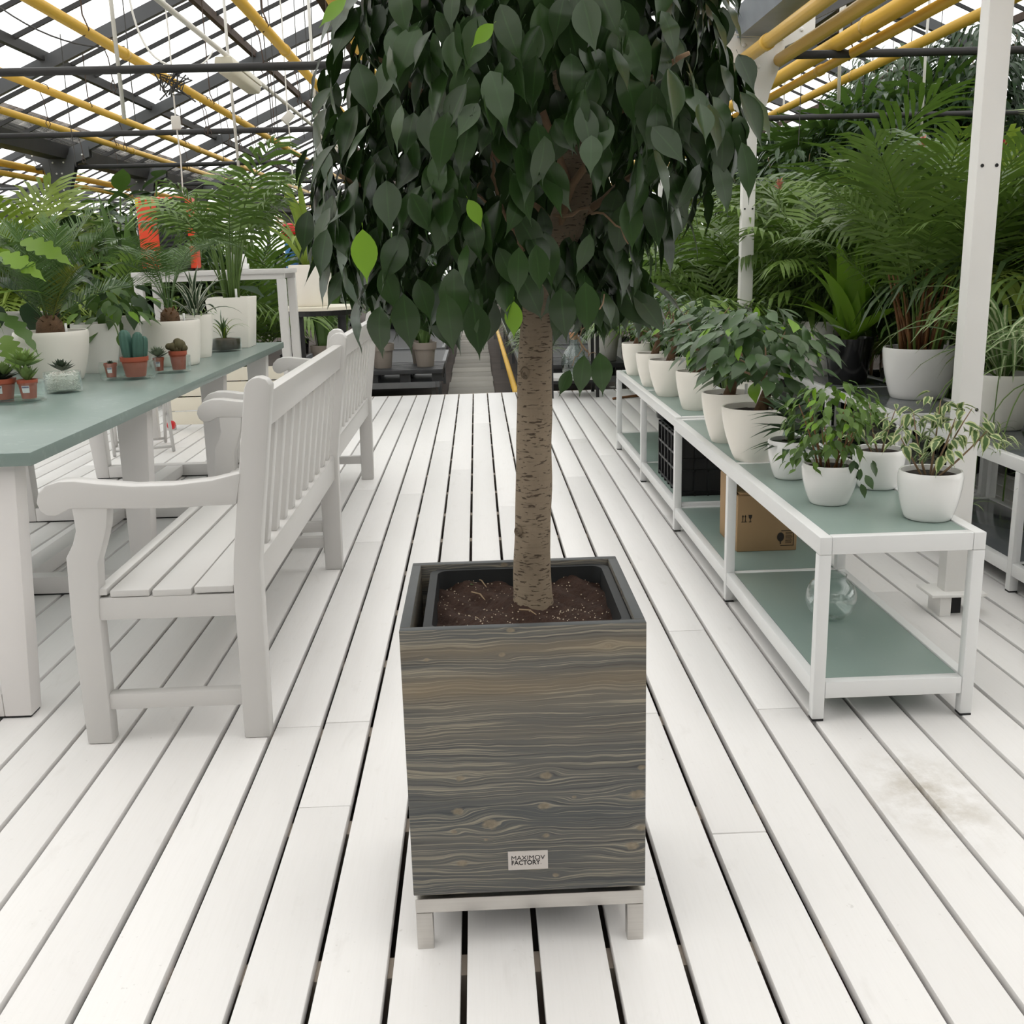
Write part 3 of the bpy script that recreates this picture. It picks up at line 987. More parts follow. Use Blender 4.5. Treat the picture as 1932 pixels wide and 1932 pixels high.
def build_planter():
    w, d, h = PX1 - PX0, PY1 - PY0, PZ1 - PZ0
    st = thing('planter_stand', 'brushed steel stand with four short legs under the wooden planter', 'stand', (PCX, PCY, 0))
    hx, hy = w / 2 - 0.002, d / 2 - 0.006
    for sy in (-1, 1):
        obj('rail', MB().box(-hx, hx, sy * hy - (0.03 if sy > 0 else 0), sy * hy + (0.03 if sy < 0 else 0), 0.080, 0.110).mesh('rail', 'brushed_steel', bevel=0.0015), st)
    for sx in (-1, 1):
        obj('rail', MB().box(sx * hx - (0.032 if sx > 0 else 0), sx * hx + (0.032 if sx < 0 else 0), -hy + 0.031, hy - 0.031, 0.080, 0.110).mesh('rail', 'brushed_steel', bevel=0.0015), st)
        for sy in (-1, 1):
            x = sx * hx - (0.032 if sx > 0 else 0)
            y = sy * hy - (0.03 if sy > 0 else 0)
            obj('leg', MB().box(x, x + 0.032, y, y + 0.03, 0.0, 0.0795).mesh('leg', 'brushed_steel', bevel=0.0015), st)
            obj('pad', MB().box(sx * 0.15 - 0.03, sx * 0.15 + 0.03, sy * (hy - 0.03) - 0.015, sy * (hy - 0.03) + 0.015, 0.110, 0.1218).mesh('pad', 'rubber'), st)
    pl = thing('planter_box', 'square planter of grey-stained knotty wood with a metal name plate', 'planter', (PCX, PCY, PZ0))
    T = 0.019
    front = obj('panel', MB().box(-w / 2, w / 2, -d / 2, -d / 2 + T, 0, h).mesh('panel', 'stained_wood', bevel=0.002), pl)
    obj('panel', MB().box(-w / 2, w / 2, d / 2 - T, d / 2, 0, h).mesh('panel', 'stained_wood', bevel=0.002), pl)
    for s in (-1, 1):
        x = s * w / 2 - (T if s > 0 else 0)
        o = obj('panel', MB().box(-(d / 2 - T - 0.0006), d / 2 - T - 0.0006, -T / 2, T / 2, 0, h).mesh('panel', 'stained_wood', bevel=0.0015), pl, (x + T / 2, 0, 0), (0, 0, PI / 2))
    for pn in pl.children:            # the cut top edges are stained dark
        me = pn.data
        me.materials.append(M['stained_wood_plain'])
        for pg in me.polygons:
            if pg.normal.z > 0.6:
                pg.material_index = 1
    obj('base', MB().box(-w / 2 + T, w / 2 - T, -d / 2 + T, d / 2 - T, 0.01, 0.028).mesh('base', 'stained_wood_plain'), pl)
    # name plate low on the front
    a, b = py_(958, 1606, PY0), py_(1034, 1637, PY0)
    pw, ph = b.x - a.x, a.z - b.z + 0.0006
    cx, cz = (a.x + b.x) / 2 - PCX, (a.z + b.z) / 2 - PZ0 - 0.0005
    np_ = obj('name_plate', MB().box(-pw / 2, pw / 2, -0.002, 0.0, -ph / 2, ph / 2).mesh('name_plate', 'plate_metal', bevel=0.0005), pl, (cx, -d / 2, cz))
    for body, size, bold, zz, wd, x0 in (('MAXIMOV', 0.0112, 0.0, 0.0012, 0.060, -0.0295), ('FACTORY', 0.0112, 0.00022, -0.0088, 0.0515, -0.0295), ('.', 0.0112, 0.0, -0.0088, 0.001, 0.0225)):
        me, mn, mx = text_mesh('lettering', body, size, bold, 'plate_ink')
        k = wd / (mx - mn) if body != '.' else 0.8
        k *= pw / 0.0715
        obj('lettering', me, np_, (x0 * pw / 0.0715 - mn * k, -0.0021, zz), (PI / 2, 0, 0), (k, 1.16, 1))
    return pl


build_planter()


# ------------------------------------------------------------------ garden benches
def build_bench():
    L = 1.68
    t = thing('garden_bench', 'white wooden garden bench nearest the planter, scrolled arms and slatted back', 'bench', (-0.66, 2.708, 0))
    X = 0.66
    TH = 0.055

    def cx(z):     # centre line of the raked rear post
        return (-0.660 + 0.012 * z / 0.5 if z < 0.5 else -0.648 + (z - 0.5) * 0.142) + X
    leg = [(-1.136, 0), (-1.137, 0.355), (-1.128, 0.545), (-1.106, 0.582), (-1.093, 0.62), (-1.096, 0.685), (-1.0, 0.685), (-1.010, 0.625), (-1.028, 0.572), (-1.044, 0.530), (-1.049, 0.47), (-1.058, 0.38), (-1.062, 0.165), (-1.066, 0)]
    leg = [(x + X, z) for x, z in leg]
    post = [(-0.698, 0), (-0.689, 0.45), (-0.683, 0.52), (-0.614, 0.985), (-0.606, 1.002), (-0.590, 1.013), (-0.572, 1.015), (-0.555, 1.009), (-0.544, 0.992), (-0.612, 0.51), (-0.613, 0.45), (-0.625, 0)]
    post = [(x + X, z) for x, z in post]
    arm = [(-0.640, 0.765), (-0.72, 0.747), (-0.82, 0.738), (-0.928, 0.738), (-1.02, 0.748), (-1.08, 0.757), (-1.12, 0.757), (-1.155, 0.747), (-1.178, 0.725), (-1.185, 0.70), (-1.178, 0.677), (-1.16, 0.664), (-1.138, 0.663), (-1.118, 0.672),
           (-1.10, 0.681), (-1.0, 0.678), (-0.85, 0.674), (-0.66, 0.678)]
    arm = [(x + X, z) for x, z in arm]
    for y0 in (0.0, L - TH):
        obj('leg', MB().prism(leg, y0, y0 + TH).mesh('leg', 'white_paint', bevel=0.005), t)
        obj('leg', MB().prism(post, y0, y0 + TH).mesh('leg', 'white_paint', bevel=0.005), t)
        obj('armrest', MB().prism(arm, y0 - 0.003, y0 + TH + 0.003).mesh('armrest', 'white_paint', bevel=0.006), t)
        obj('side_rail', MB().box(-1.06 + X, -0.686 + X, y0 + 0.004, y0 + TH - 0.004, 0.364, 0.428).mesh('side_rail', 'white_paint', bevel=0.004), t)
        obj('stretcher', MB().box(-1.065 + X, -0.690 + X, y0 + 0.008, y0 + TH - 0.008, 0.098, 0.145).mesh('stretcher', 'white_paint', bevel=0.004), t)
    for i, (a, b) in enumerate(((-1.062, -1.031), (-1.025, -0.918), (-0.911, -0.804), (-0.797, -0.690))):
        z = (0.455, 0.449, 0.447, 0.452)[i]
        obj('seat_slat', MB().box(a + X, b + X, 0.004, L - 0.004, z - 0.020, z).mesh('seat_slat', 'white_paint', bevel=0.005), t)
    obj('front_rail', MB().box(-1.095 + X, -1.065 + X, TH, L - TH, 0.345, 0.43).mesh('front_rail', 'white_paint', bevel=0.004), t)

    def raked(z0, z1, th, y0, y1, nm, bev=0.004):
        a, b = cx(z0), cx(z1)
        return obj(nm, MB().prism([(a - th / 2, z0), (a + th / 2, z0), (b + th / 2, z1), (b - th / 2, z1)], y0, y1).mesh(nm, 'white_paint', bevel=bev), t)
    raked(0.868, 0.968, 0.040, TH, L - TH, 'top_rail', 0.006)
    raked(0.400, 0.502, 0.042, TH, L - TH, 'bottom_rail', 0.005)
    n = 11
    for i in range(n):
        y = TH + (L - 2 * TH) * (i + 0.5) / n
        raked(0.502, 0.868, 0.018, y - 0.025, y + 0.025, 'back_slat', 0.002)
    return t


bench = build_bench()
b2 = copy_tree(bench)
b2.location = (-0.705, 4.60, 0)
b2['label'] = 'white wooden garden bench farther along the table, behind the first bench'


# ------------------------------------------------------------------ long table
TX0, TX1, TY0, TY1, TZ = -2.50, -1.250, 2.862, 6.757, 0.81


def build_table():
    t = thing('long_table', 'long table with pale green top and white trestle legs carrying potted plants', 'table', (TX0, TY0, 0))
    w, L = TX1 - TX0, TY1 - TY0
    obj('tabletop', MB().box(0, w, 0, L, TZ - 0.038, TZ).mesh('tabletop', 'table_glass_green', bevel=0.003), t)
    xl, xr = -2.45 - TX0, -1.372 - TX0
    for Y in (2.905, 4.11, 5.39, 6.51):
        y0 = Y - TY0
        lw, dp = 0.080, 0.075
        obj('leg', MB().prism([(xl, 0.006), (xl + lw, 0.006), (xl + lw - 0.01, TZ - 0.0385), (xl - 0.06, TZ - 0.0385)], y0, y0 + dp).mesh('leg', 'table_paint', bevel=0.004), t)
        obj('leg', MB().prism([(xr - lw, 0.006), (xr, 0.006), (xr + 0.055, TZ - 0.0385), (xr - lw + 0.01, TZ - 0.0385)], y0, y0 + dp).mesh('leg', 'table_paint', bevel=0.004), t)
        obj('foot_bar', MB().box(xl + lw + 0.0005, xr - lw - 0.0005, y0, y0 + dp, 0.006, 0.078).mesh('foot_bar', 'table_paint', bevel=0.004), t)
        obj('pad', MB().box(xl + 0.005, xr - 0.005, y0 + 0.004, y0 + dp - 0.004, 0.0, 0.0058).mesh('pad', 'rubber'), t)
    for Ya, Yb in ((2.98, 4.11), (4.185, 5.39), (5.465, 6.51)):
        obj('stretcher', MB().box(0.50, 0.60, Ya - TY0 + 0.001, Yb - TY0 - 0.001, 0.012, 0.075).mesh('stretcher', 'table_paint', bevel=0.004), t)
    return t


build_table()


# ------------------------------------------------------------------ low shelves
def build_shelf(x0, y0, label, W=0.458, L=2.13, H=0.54, glass='frosted_green', paint='shelf_paint'):
    t = thing('shelf_unit', label, 'shelf', (x0, y0, 0))
    q, rh = 0.034, 0.05
    legs = (0.0, L / 2 - q / 2, L - q)
    for x in (0, W - q):
        for y in legs:
            obj('leg', MB().box(x, x + q, y, y + q, 0.006, H - rh - 0.0005).mesh('leg', paint, bevel=0.003), t)
            obj('foot', MB().box(x + 0.001, x + q - 0.001, y + 0.001, y + q - 0.001, 0, 0.006).mesh('foot', 'rubber'), t)
        for z in (H - rh, 0.068):
            nm = 'top_rail' if z > 0.2 else 'bottom_rail'
            if nm == 'top_rail':
                obj(nm, MB().box(x, x + q, 0, L, z, z + rh).mesh(nm, paint, bevel=0.003), t)
            else:
                for a, b in zip(legs, legs[1:]):
                    obj(nm, MB().box(x + 0.002, x + q - 0.002, a + q + 0.0005, b - 0.0005, z, z + rh).mesh(nm, paint, bevel=0.003), t)
    for y in legs:
        for z in (H - rh, 0.068):
            mid = y == legs[1]
            zz = z + (0.012 if mid else 0)
            obj('cross_bar', MB().box(q + 0.0005, W - q - 0.0005, y + 0.001, y + q - 0.001, zz, z + rh - (0.0 if not mid else 0.004)).mesh('cross_bar', paint, bevel=0.003), t)
    for a, b in zip(legs, legs[1:]):
        for z in (H - 0.012, 0.106):
            nm = 'glass_top' if z > 0.2 else 'glass_shelf'
            obj(nm, MB().box(q + 0.0008, W - q - 0.0008, a + q + 0.0008, b - 0.0008, z, z + 0.008).mesh(nm, glass, bevel=0.0008), t)
    return t


build_shelf(0.908, 2.672, 'low white metal shelf holding the small glossy pots and carton')
build_shelf(0.925, 4.85, 'low white metal shelf holding a black crate and the cream pots')
build_shelf(2.00, 2.66, 'white shelf with dark grey glass carrying the spider plants', H=0.52, glass='grey_glass')
build_shelf(2.00, 4.84, 'white shelf with dark grey glass under the big potted palm', H=0.52, glass='grey_glass')
SH_Z, LOW_Z, SH2_Z = 0.5362, 0.1142, 0.5162


def build_crate():
    t = thing('crate', 'black slotted plastic crate on the lower shelf', 'crate', (1.125, 5.02, LOW_Z))
    W, L, H = 0.28, 0.58, 0.30
    th = 0.008
    for s in (-1, 1):
        x = s * W / 2
        obj('side_wall', MB().box(min(x, x - s * th), max(x, x - s * th), 0, L, 0.0, H).mesh('side_wall', 'black_plastic'), t)
        for z in (0.012, 0.11, 0.19, H - 0.018):
            obj('rib', MB().box(min(x, x + s * 0.010), max(x, x + s * 0.010), 0, L, z, z + 0.012).mesh('rib', 'black_plastic'), t)
        for k in range(7):
            y = 0.003 + (L - 0.016) * k / 6
            obj('rib', MB().box(min(x, x + s * 0.011), max(x, x + s * 0.011), y, y + 0.010, 0.0, H).mesh('rib', 'black_plastic'), t)
    for y in (0, L - th):
        obj('end_wall', MB().box(-W / 2 + th, W / 2 - th, y, y + th, 0.0, H - (0.0)).mesh('end_wall', 'black_plastic'), t)
        yy = y - 0.008 if y == 0 else y + th
        for z in (0.012, 0.12, 0.18, H - 0.018):
            obj('rib', MB().box(-W / 2, W / 2, yy, yy + 0.008, z, z + 0.012).mesh('rib', 'black_plastic'), t)
        for k in range(5):
            x = -W / 2 + (W - 0.01) * k / 4
            obj('rib', MB().box(x, x + 0.010, yy, yy + 0.008, 0, H).mesh('rib', 'black_plastic'), t)
    obj('bottom', MB().box(-W / 2 + th, W / 2 - th, th, L - th, 0.0, 0.008).mesh('bottom', 'black_plastic'), t)
    p = thing('spray_bottle', 'purple plastic bottle sticking out of the black crate', 'bottle', (1.06, 5.30, LOW_Z + 0.0085))
    obj('body', MB().lathe([(0.04, 0), (0.044, 0.02), (0.044, 0.17), (0.03, 0.22), (0.014, 0.25)], 16, close=True).mesh('body', 'purple_plastic', smooth=True), p)
    obj('cap', MB().lathe([(0.016, 0.2505), (0.017, 0.285), (0.009, 0.315)], 12, close=True).mesh('cap', 'purple_plastic', smooth=True), p)


build_crate()


def build_carton():
    t = thing('cardboard_box', 'brown cardboard carton printed with fragile marks on the lower shelf', 'box', (1.018, 4.0, LOW_Z))
    W, D, H = 0.245, 0.30, 0.232
    obj('body', MB().box(0, W, 0, D, 0, H).mesh('body', 'cardboard', bevel=0.004), t)
    obj('flap', MB().prism([(0.012, H + 0.0005), (W - 0.002, H + 0.0005), (W - 0.012, H + 0.006), (0.006, H + 0.012)], 0.01, D - 0.01).mesh('flap', 'cardboard', bevel=0.001), t)
    obj('flap', MB().prism([(-0.004, 0.016), (-0.001, 0.016), (-0.0005, H + 0.05), (-0.006, H + 0.05)], 0.03, D - 0.02).mesh('flap', 'cardboard'), t)
    obj('label_sticker', MB().box(-0.0052, -0.0042, 0.05, 0.13, 0.09, 0.15).mesh('label_sticker', 'paper_label'), t)
    y = -0.0012

    def prt(nm, m):
        obj(nm, m.mesh(nm, 'card_print'), t)
    # two upright arrows over a bar
    ox, oz = 0.022, 0.128
    m = MB().box(ox - 0.006, ox + 0.016, y, 0, oz - 0.004, oz - 0.0015)
    for dx in (0, 0.010):
        m.box(ox + dx - 0.0012, ox + dx + 0.0012, y, 0, oz - 0.0015, oz + 0.022)
        m.prism([(ox + dx - 0.004, oz + 0.018), (ox + dx + 0.004, oz + 0.018), (ox + dx, oz + 0.027)], y, 0)
    prt('printed_arrows', m)
    gx = 0.052
    m = MB().prism([(gx - 0.0075, oz + 0.026), (gx + 0.0075, oz + 0.026), (gx + 0.006, oz + 0.015), (gx + 0.002, oz + 0.010), (gx - 0.002, oz + 0.010), (gx - 0.006, oz + 0.015)], y, 0)
    m.box(gx - 0.0011, gx + 0.0011, y, 0, oz - 0.001, oz + 0.010)
    m.box(gx - 0.005, gx + 0.005, y, 0, oz - 0.004, oz - 0.0015)
    prt('printed_glass', m)
    # tree mark and framed text block
    cx, cz = 0.178, 0.058
    m = MB().prism([(cx + 0.0145 * math.cos(a), cz + 0.019 * math.sin(a)) for a in [2 * PI * k / 14 for k in range(14)]], y, 0)
    m.box(cx - 0.002, cx + 0.002, y, 0, cz - 0.030, cz - 0.018)
    prt('printed_tree', m)
    m = MB()
    for (a, b, c, d) in ((0.180, 0.232, 0.082, 0.0845), (0.2295, 0.232, 0.022, 0.0845), (0.178, 0.232, 0.020, 0.0225)):
        m.box(a, b, y, 0, c, d)
    for k in range(9):
        z = 0.074 - k * 0.0053
        m.box(0.198, 0.226 - (k % 3) * 0.002, y, 0, z, z + 0.0018)
    prt('printed_frame', m)


build_carton()


def build_bowl():
    R, cz = 0.082, 0.076
    prof = [(0.0005, 0.004), (0.03, 0.001)] + [(R * math.cos(a), cz + R * math.sin(a)) for a in [math.radians(-68 + k * 11) for k in range(12)]] + [(0.046, cz + 0.071), (0.048, cz + 0.078), (0.045, cz + 0.078)]
    prof += [((R - 0.003) * math.cos(a), cz + (R - 0.003) * math.sin(a)) for a in [math.radians(53 - k * 11) for k in range(12)]] + [(0.0005, 0.008)]
    tag(obj('glass_bowl', MB().lathe(prof, 36).mesh('glass_bowl', 'clear_glass', smooth=True), None, (1.128, 3.19, LOW_Z)), 'round clear glass bowl on the lower shelf near its end', 'bowl')


build_bowl()

# ================================================================== PLANTS: leaf and frond shapes
def raw_leaf(L=1.0, W=0.46, tip=0.16, fold=0.10, curl=0.28, n=6, petiole=0.10, wide=0.42, lobes=0, wave=0.0):
    """a leaf lying along +y, face up; across = 0 on the midrib, 1 on the margin"""
    v, f, a = [], [], []
    rows = []
    for i in range(n + 1):
        t = i / n
        body = 1 - tip
        if t <= body:
            u = t / body
            k = math.sin(PI * min(1, u) ** (math.log(0.5) / math.log(wide))) ** 0.85 if 0 < u < 1 else 0
            w = W / 2 * max(k, 0.10 if u >= 1 else (0.02 if u <= 0 else 0))
        else:
            w = W / 2 * 0.10 * (1 - (t - body) / tip)
        if lobes and 0.1 < t < 0.9:
            w *= 0.50 + 0.50 * abs(math.sin(t * PI * 5.5))
        y = petiole + t * L
        z = -curl * L * t * t
        dz = fold * w + wave * W * math.sin(i * 2.1)
        w = max(w, 0.002)
        rows.append(len(v))
        v += [(-w, y, z + dz), (0, y, z), (w, y, z + dz * (1 if not wave else 0.3))]
        a += [1, 0, 1]
    for r0, r1 in zip(rows, rows[1:]):
        f += [(r0, r0 + 1, r1 + 1, r1), (r0 + 1, r0 + 2, r1 + 2, r1 + 1)]
    if petiole:
        o = len(v)
        q = 0.008
        v += [(-q, 0, 0.0), (q, 0, 0.0)]
        a += [0.2, 0.2]
        f += [(o, o + 1, rows[0] + 1)]
    return v, f, a


def put_att(me, a):
    at = me.attributes.new('across', 'FLOAT', 'POINT')
    at.data.foreach_set('value', a)
    return me


def leaf_mesh(name, mat, **kw):
    v, f, a = raw_leaf(**kw)
    me = bpy.data.meshes.new(name)
    me.from_pydata(v, [], f)
    me.polygons.foreach_set('use_smooth', [True] * len(f))
    me.materials.append(M[mat])
    put_att(me, a)
    me.update()
    me['raw'] = 1
    RAW[me.name] = (np.array(v), f, a)
    return me


RAW = {}


def scatter(name, mat, meshes, xf):
    """many copies of small leaves joined into one mesh: xf = [(index, 4x4 Matrix)]"""
    V, Fc, A = [], [], []
    o = 0
    for i, m in xf:
        v, f, a = RAW[meshes[i].name]
        mm = np.array(m)
        V.append(v @ mm[:3, :3].T + mm[:3, 3])
        Fc.extend(tuple(k + o for k in fc) for fc in f)
        A.extend(a)
        o += len(v)
    me = bpy.data.meshes.new(name)
    me.from_pydata(np.concatenate(V).tolist(), [], Fc)
    me.polygons.foreach_set('use_smooth', [True] * len(Fc))
    me.materials.append(M[mat])
    put_att(me, A)
    me.update()
    return me


def xform(p, d, n, s):
    m = frame_mat(d, n).to_4x4()
    m = m @ Matrix.Scale(s, 4)
    m.translation = Vector(p)
    return m


def place(name, me, parent, m, mat=None):
    o = bpy.data.objects.new(name, me)
    COL.objects.link(o)
    o.parent = parent
    o.matrix_basis = m
    if mat:
        o.material_slots[0].link = 'OBJECT'
        o.material_slots[0].material = M[mat]
    return o


def frond_mesh(name, mat, L=0.6, th0=10, th1=80, nl=22, ll=0.22, lw=0.018, start=0.28, ang=55, vee=15, droop=0.35, rr=0.004, seed=1, power=1.3, prof=0.55, segs=3):
    """a feather frond: arching rachis in the yz plane, leaflets to both sides"""
    r = random.Random(seed)
    m = MB()
    N = 26
    pts, tan = [], []
    p = Vector((0, 0, 0))
    for i in range(N + 1):
        s = i / N
        th = math.radians(th0 + (th1 - th0) * s ** power)
        d = Vector((0, math.sin(th), math.cos(th)))
        pts.append(p.copy())
        tan.append(d)
        p = p + d * (L / N)
    m.tube(pts[::3] + [pts[-1]], [rr * (1 - 0.8 * i / 9) for i in range(len(pts[::3]) + 1)], 5)
    for i in range(nl):
        s = start + (1 - start) * (i + 0.5) / nl
        k = min(N - 1, int(s * N))
        q = pts[k].lerp(pts[k + 1], s * N - k)
        T = tan[k]
        X = Vector((1, 0, 0))
        Nn = X.cross(T)
        u = (i + 0.5) / nl
        ln = ll * (0.35 + 0.65 * math.sin(PI * (0.12 + 0.80 * u) ** prof) if True else 1) * r.uniform(0.9, 1.08)
        a = math.radians(ang * (1.15 - 0.55 * u) + r.uniform(-5, 5))
        for sg in (-1, 1):
            ve = math.radians(vee + r.uniform(-8, 8))
            d = (T * math.cos(a) + (X * sg * math.cos(ve) + Nn * math.sin(ve)) * math.sin(a)).normalized()
            side = d.cross(Nn).normalized()
            w = lw * r.uniform(0.85, 1.1)
            c = q.copy()
            o = len(m.v)
            for j in range(segs + 1):
                t = j / segs
                wj = w * (0.35, 1.0, 0.85, 0.06)[min(3, round(t * 3))]
                m.v += [tuple(c - side * wj / 2), tuple(c + side * wj / 2)]
                d = (d + Vector((0, 0, -droop * (0.4 + t)))).normalized()
                c = c + d * (ln / segs)
            for j in range(segs):
                b = o + 2 * j
                m.f.append((b, b + 1, b + 3, b + 2))
    return m.mesh(name, mat, smooth=False, fix=False)


def strap_mesh(name, mat, L=0.4, W=0.02, th0=15, th1=130, n=8, fold=0.3, taper=0.35, power=1.2):
    """a long strap leaf that arches over in the yz plane"""
    v, f, a = [], [], []
    p = Vector((0, 0, 0))
    for i in range(n + 1):
        s = i / n
        th = math.radians(th0 + (th1 - th0) * s ** power)
        d = Vector((0, math.sin(th), math.cos(th)))
        nn = Vector((0, -math.cos(th), math.sin(th)))
        k = min(1, 0.55 + s * 2) if s < 0.3 else max(0.03, 1 - ((s - 0.3) / 0.7) ** (1 / taper) * 0.97)
        w = W / 2 * k
        v += [tuple(p + Vector((-w, 0, 0)) + nn * fold * w), tuple(p), tuple(p + Vector((w, 0, 0)) + nn * fold * w)]
        a += [1, 0, 1]
        p = p + d * (L / n)
    for i in range(n):
        o = 3 * i
        f += [(o, o + 1, o + 4, o + 3), (o + 1, o + 2, o + 5, o + 4)]
    me = bpy.data.meshes.new(name)
    me.from_pydata(v, [], f)
    me.polygons.foreach_set('use_smooth', [True] * len(f))
    me.materials.append(M[mat])
    put_att(me, a)
    me.update()
    RAW[me.name] = (np.array(v), f, a)
    return me


# ------------------------------------------------------------------ pots
def pot_profile(rr, rb, h, style):
    if style == 'ball':
        out = [(rb * 0.9, 0.0), (rb, 0.004), (rb * 1.05, 0.012)]
        for k in range(1, 9):
            t = k / 9
            out.append((rb * 1.05 + (rr * 1.04 - rb * 1.05) * math.sin(t * PI / 2 * 1.0) ** 0.85, h * t * 0.86 + 0.012))
        out += [(rr * 1.035, h * 0.90), (rr * 1.01, h * 0.97), (rr * 0.985, h)]
    elif style == 'taper':
        out = [(rb * 0.96, 0.0), (rb, 0.004)]
        for k in range(1, 9):
            t = k / 9
            out.append((rb + (rr * 1.015 - rb) * (1 - (1 - t) ** 1.7), h * t))
        out += [(rr * 1.01, h * 0.96), (rr * 0.99, h)]
    else:
        out = [(rb * 0.97, 0.0), (rb, 0.003), (rr, h - 0.002), (rr, h)]
    return out


POTS = {}


def pot_meshes(rr, rb, h, style, mat):
    key = (round(rr, 3), round(rb, 3), round(h, 3), style, mat)
    if key not in POTS:
        out = pot_profile(rr, rb, h, style)
        th = max(0.004, rr * 0.055)
        ri = out[-1][0] - th
        prof = out + [(ri, h - 0.001), (ri * 0.985, h * 0.90), (ri * 0.90, h * 0.5), (0.001, h * 0.45)]
        me = auto_sharp(MB().lathe(prof, 40).mesh('pot', mat, fix=True), 50)
        r = random.Random(2)
        sm = MB()
        n = 26
        sm.v.append((0, 0, h * 0.895))
        for ring, q in enumerate((0.4, 0.75, 0.985)):
            for k in range(n):
                a = 2 * PI * k / n
                sm.v.append((ri * 0.985 * q * math.cos(a), ri * 0.985 * q * math.sin(a), h * 0.895 + (r.uniform(-0.003, 0.005) if ring < 2 else -0.001)))
        for k in range(n):
            sm.f.append((0, 1 + k, 1 + (k + 1) % n))
            for ring in range(2):
                a, b = 1 + ring * n + k, 1 + ring * n + (k + 1) % n
                sm.f.append((a, a + n, b + n, b))
        so = sm.mesh('soil', 'soil_dark', smooth=True)
        POTS[key] = (me, so)
    return POTS[key]


def potted(name, label, cat, loc, rd, bd, h, mat='pot_cream', style='taper', gauge=False, group=None, rz=0.0):
    t = thing(name, label, cat, loc, rz, group)
    pm, sm = pot_meshes(rd / 2, bd / 2, h, style, mat)
    obj('pot', pm, t)
    obj('soil', sm, t)
    if gauge:
        obj('water_gauge', MB().tube([(rd * 0.30, -rd * 0.20, h * 0.88), (rd * 0.30, -rd * 0.20, h + 0.035)], 0.006, 8).mesh('water_gauge', 'gauge_plastic', smooth=True), t)
    return t


def add_stems(t, ends, base_r, z0, rad, mat, r, name='stem', bend=0.3):
    for e in ends:
        e = Vector(e)
        b = Vector((e.x * base_r + r.uniform(-0.01, 0.01), e.y * base_r + r.uniform(-0.01, 0.01), z0 - 0.01))
        mid = b.lerp(e, 0.5) + Vector((r.uniform(-1, 1), r.uniform(-1, 1), 0.2)) * bend * (e - b).length * 0.25
        obj(name, MB().tube(bez(b, mid, e, 5), [rad * (1 - 0.13 * i) for i in range(6)], 6).mesh(name, mat, smooth=True), t)


def bushy(t, meshes, n, c, rad, ls, droop, seed, mat=None, parts=True, shell=0.45, name='leaf', out=0.6, fresh=0.0, fmat='leaf_fresh', up=0.5):
    """n leaves through an ellipsoid, tips turned outward and down"""
    r = random.Random(seed)
    c = Vector(c)
    xf = []
    for i in range(n):
        while True:
            q = Vector((r.uniform(-1, 1), r.uniform(-1, 1), r.uniform(-1, 1)))
            if shell <= q.length <= 1:
                break
        p = c + Vector((q.x * rad[0], q.y * rad[1], q.z * rad[2]))
        h = Vector((q.x, q.y, 0.0))
        if h.length < 0.1:
            h = Vector((r.uniform(-1, 1), r.uniform(-1, 1), 0))
        h.normalize()
        d = h * out + Vector((r.uniform(-0.5, 0.5), r.uniform(-0.5, 0.5), -droop + r.uniform(-0.35, 0.35)))
        nn = h * 0.7 + Vector((r.uniform(-0.4, 0.4), r.uniform(-0.4, 0.4), up + 0.4))
        s = r.uniform(*ls)
        mm = xform(p, d, nn, s)
        if parts:
            k = r.randrange(len(meshes))
            place(name, meshes[k], t, mm, fmat if r.random() < fresh else mat)
        else:
            xf.append((r.randrange(len(meshes)), mm))
    if not parts:
        o = obj('foliage', scatter('foliage', mat, meshes, xf), t)
        o['kind'] = 'stuff'


# ------------------------------------------------------------------ the big ficus
LF = [leaf_mesh('ficus_leaf', 'leaf_ficus_dark', W=w, tip=0.15, fold=fo, curl=cu, n=9, petiole=0.12, wide=0.47, wave=wv) for w, fo, cu, wv in ((0.50, 0.22, 0.14, 0.02), (0.44, 0.10, 0.28, 0.03), (0.47, 0.40, 0.06, 0.0), (0.52, 0.14, 0.40, 0.05))]


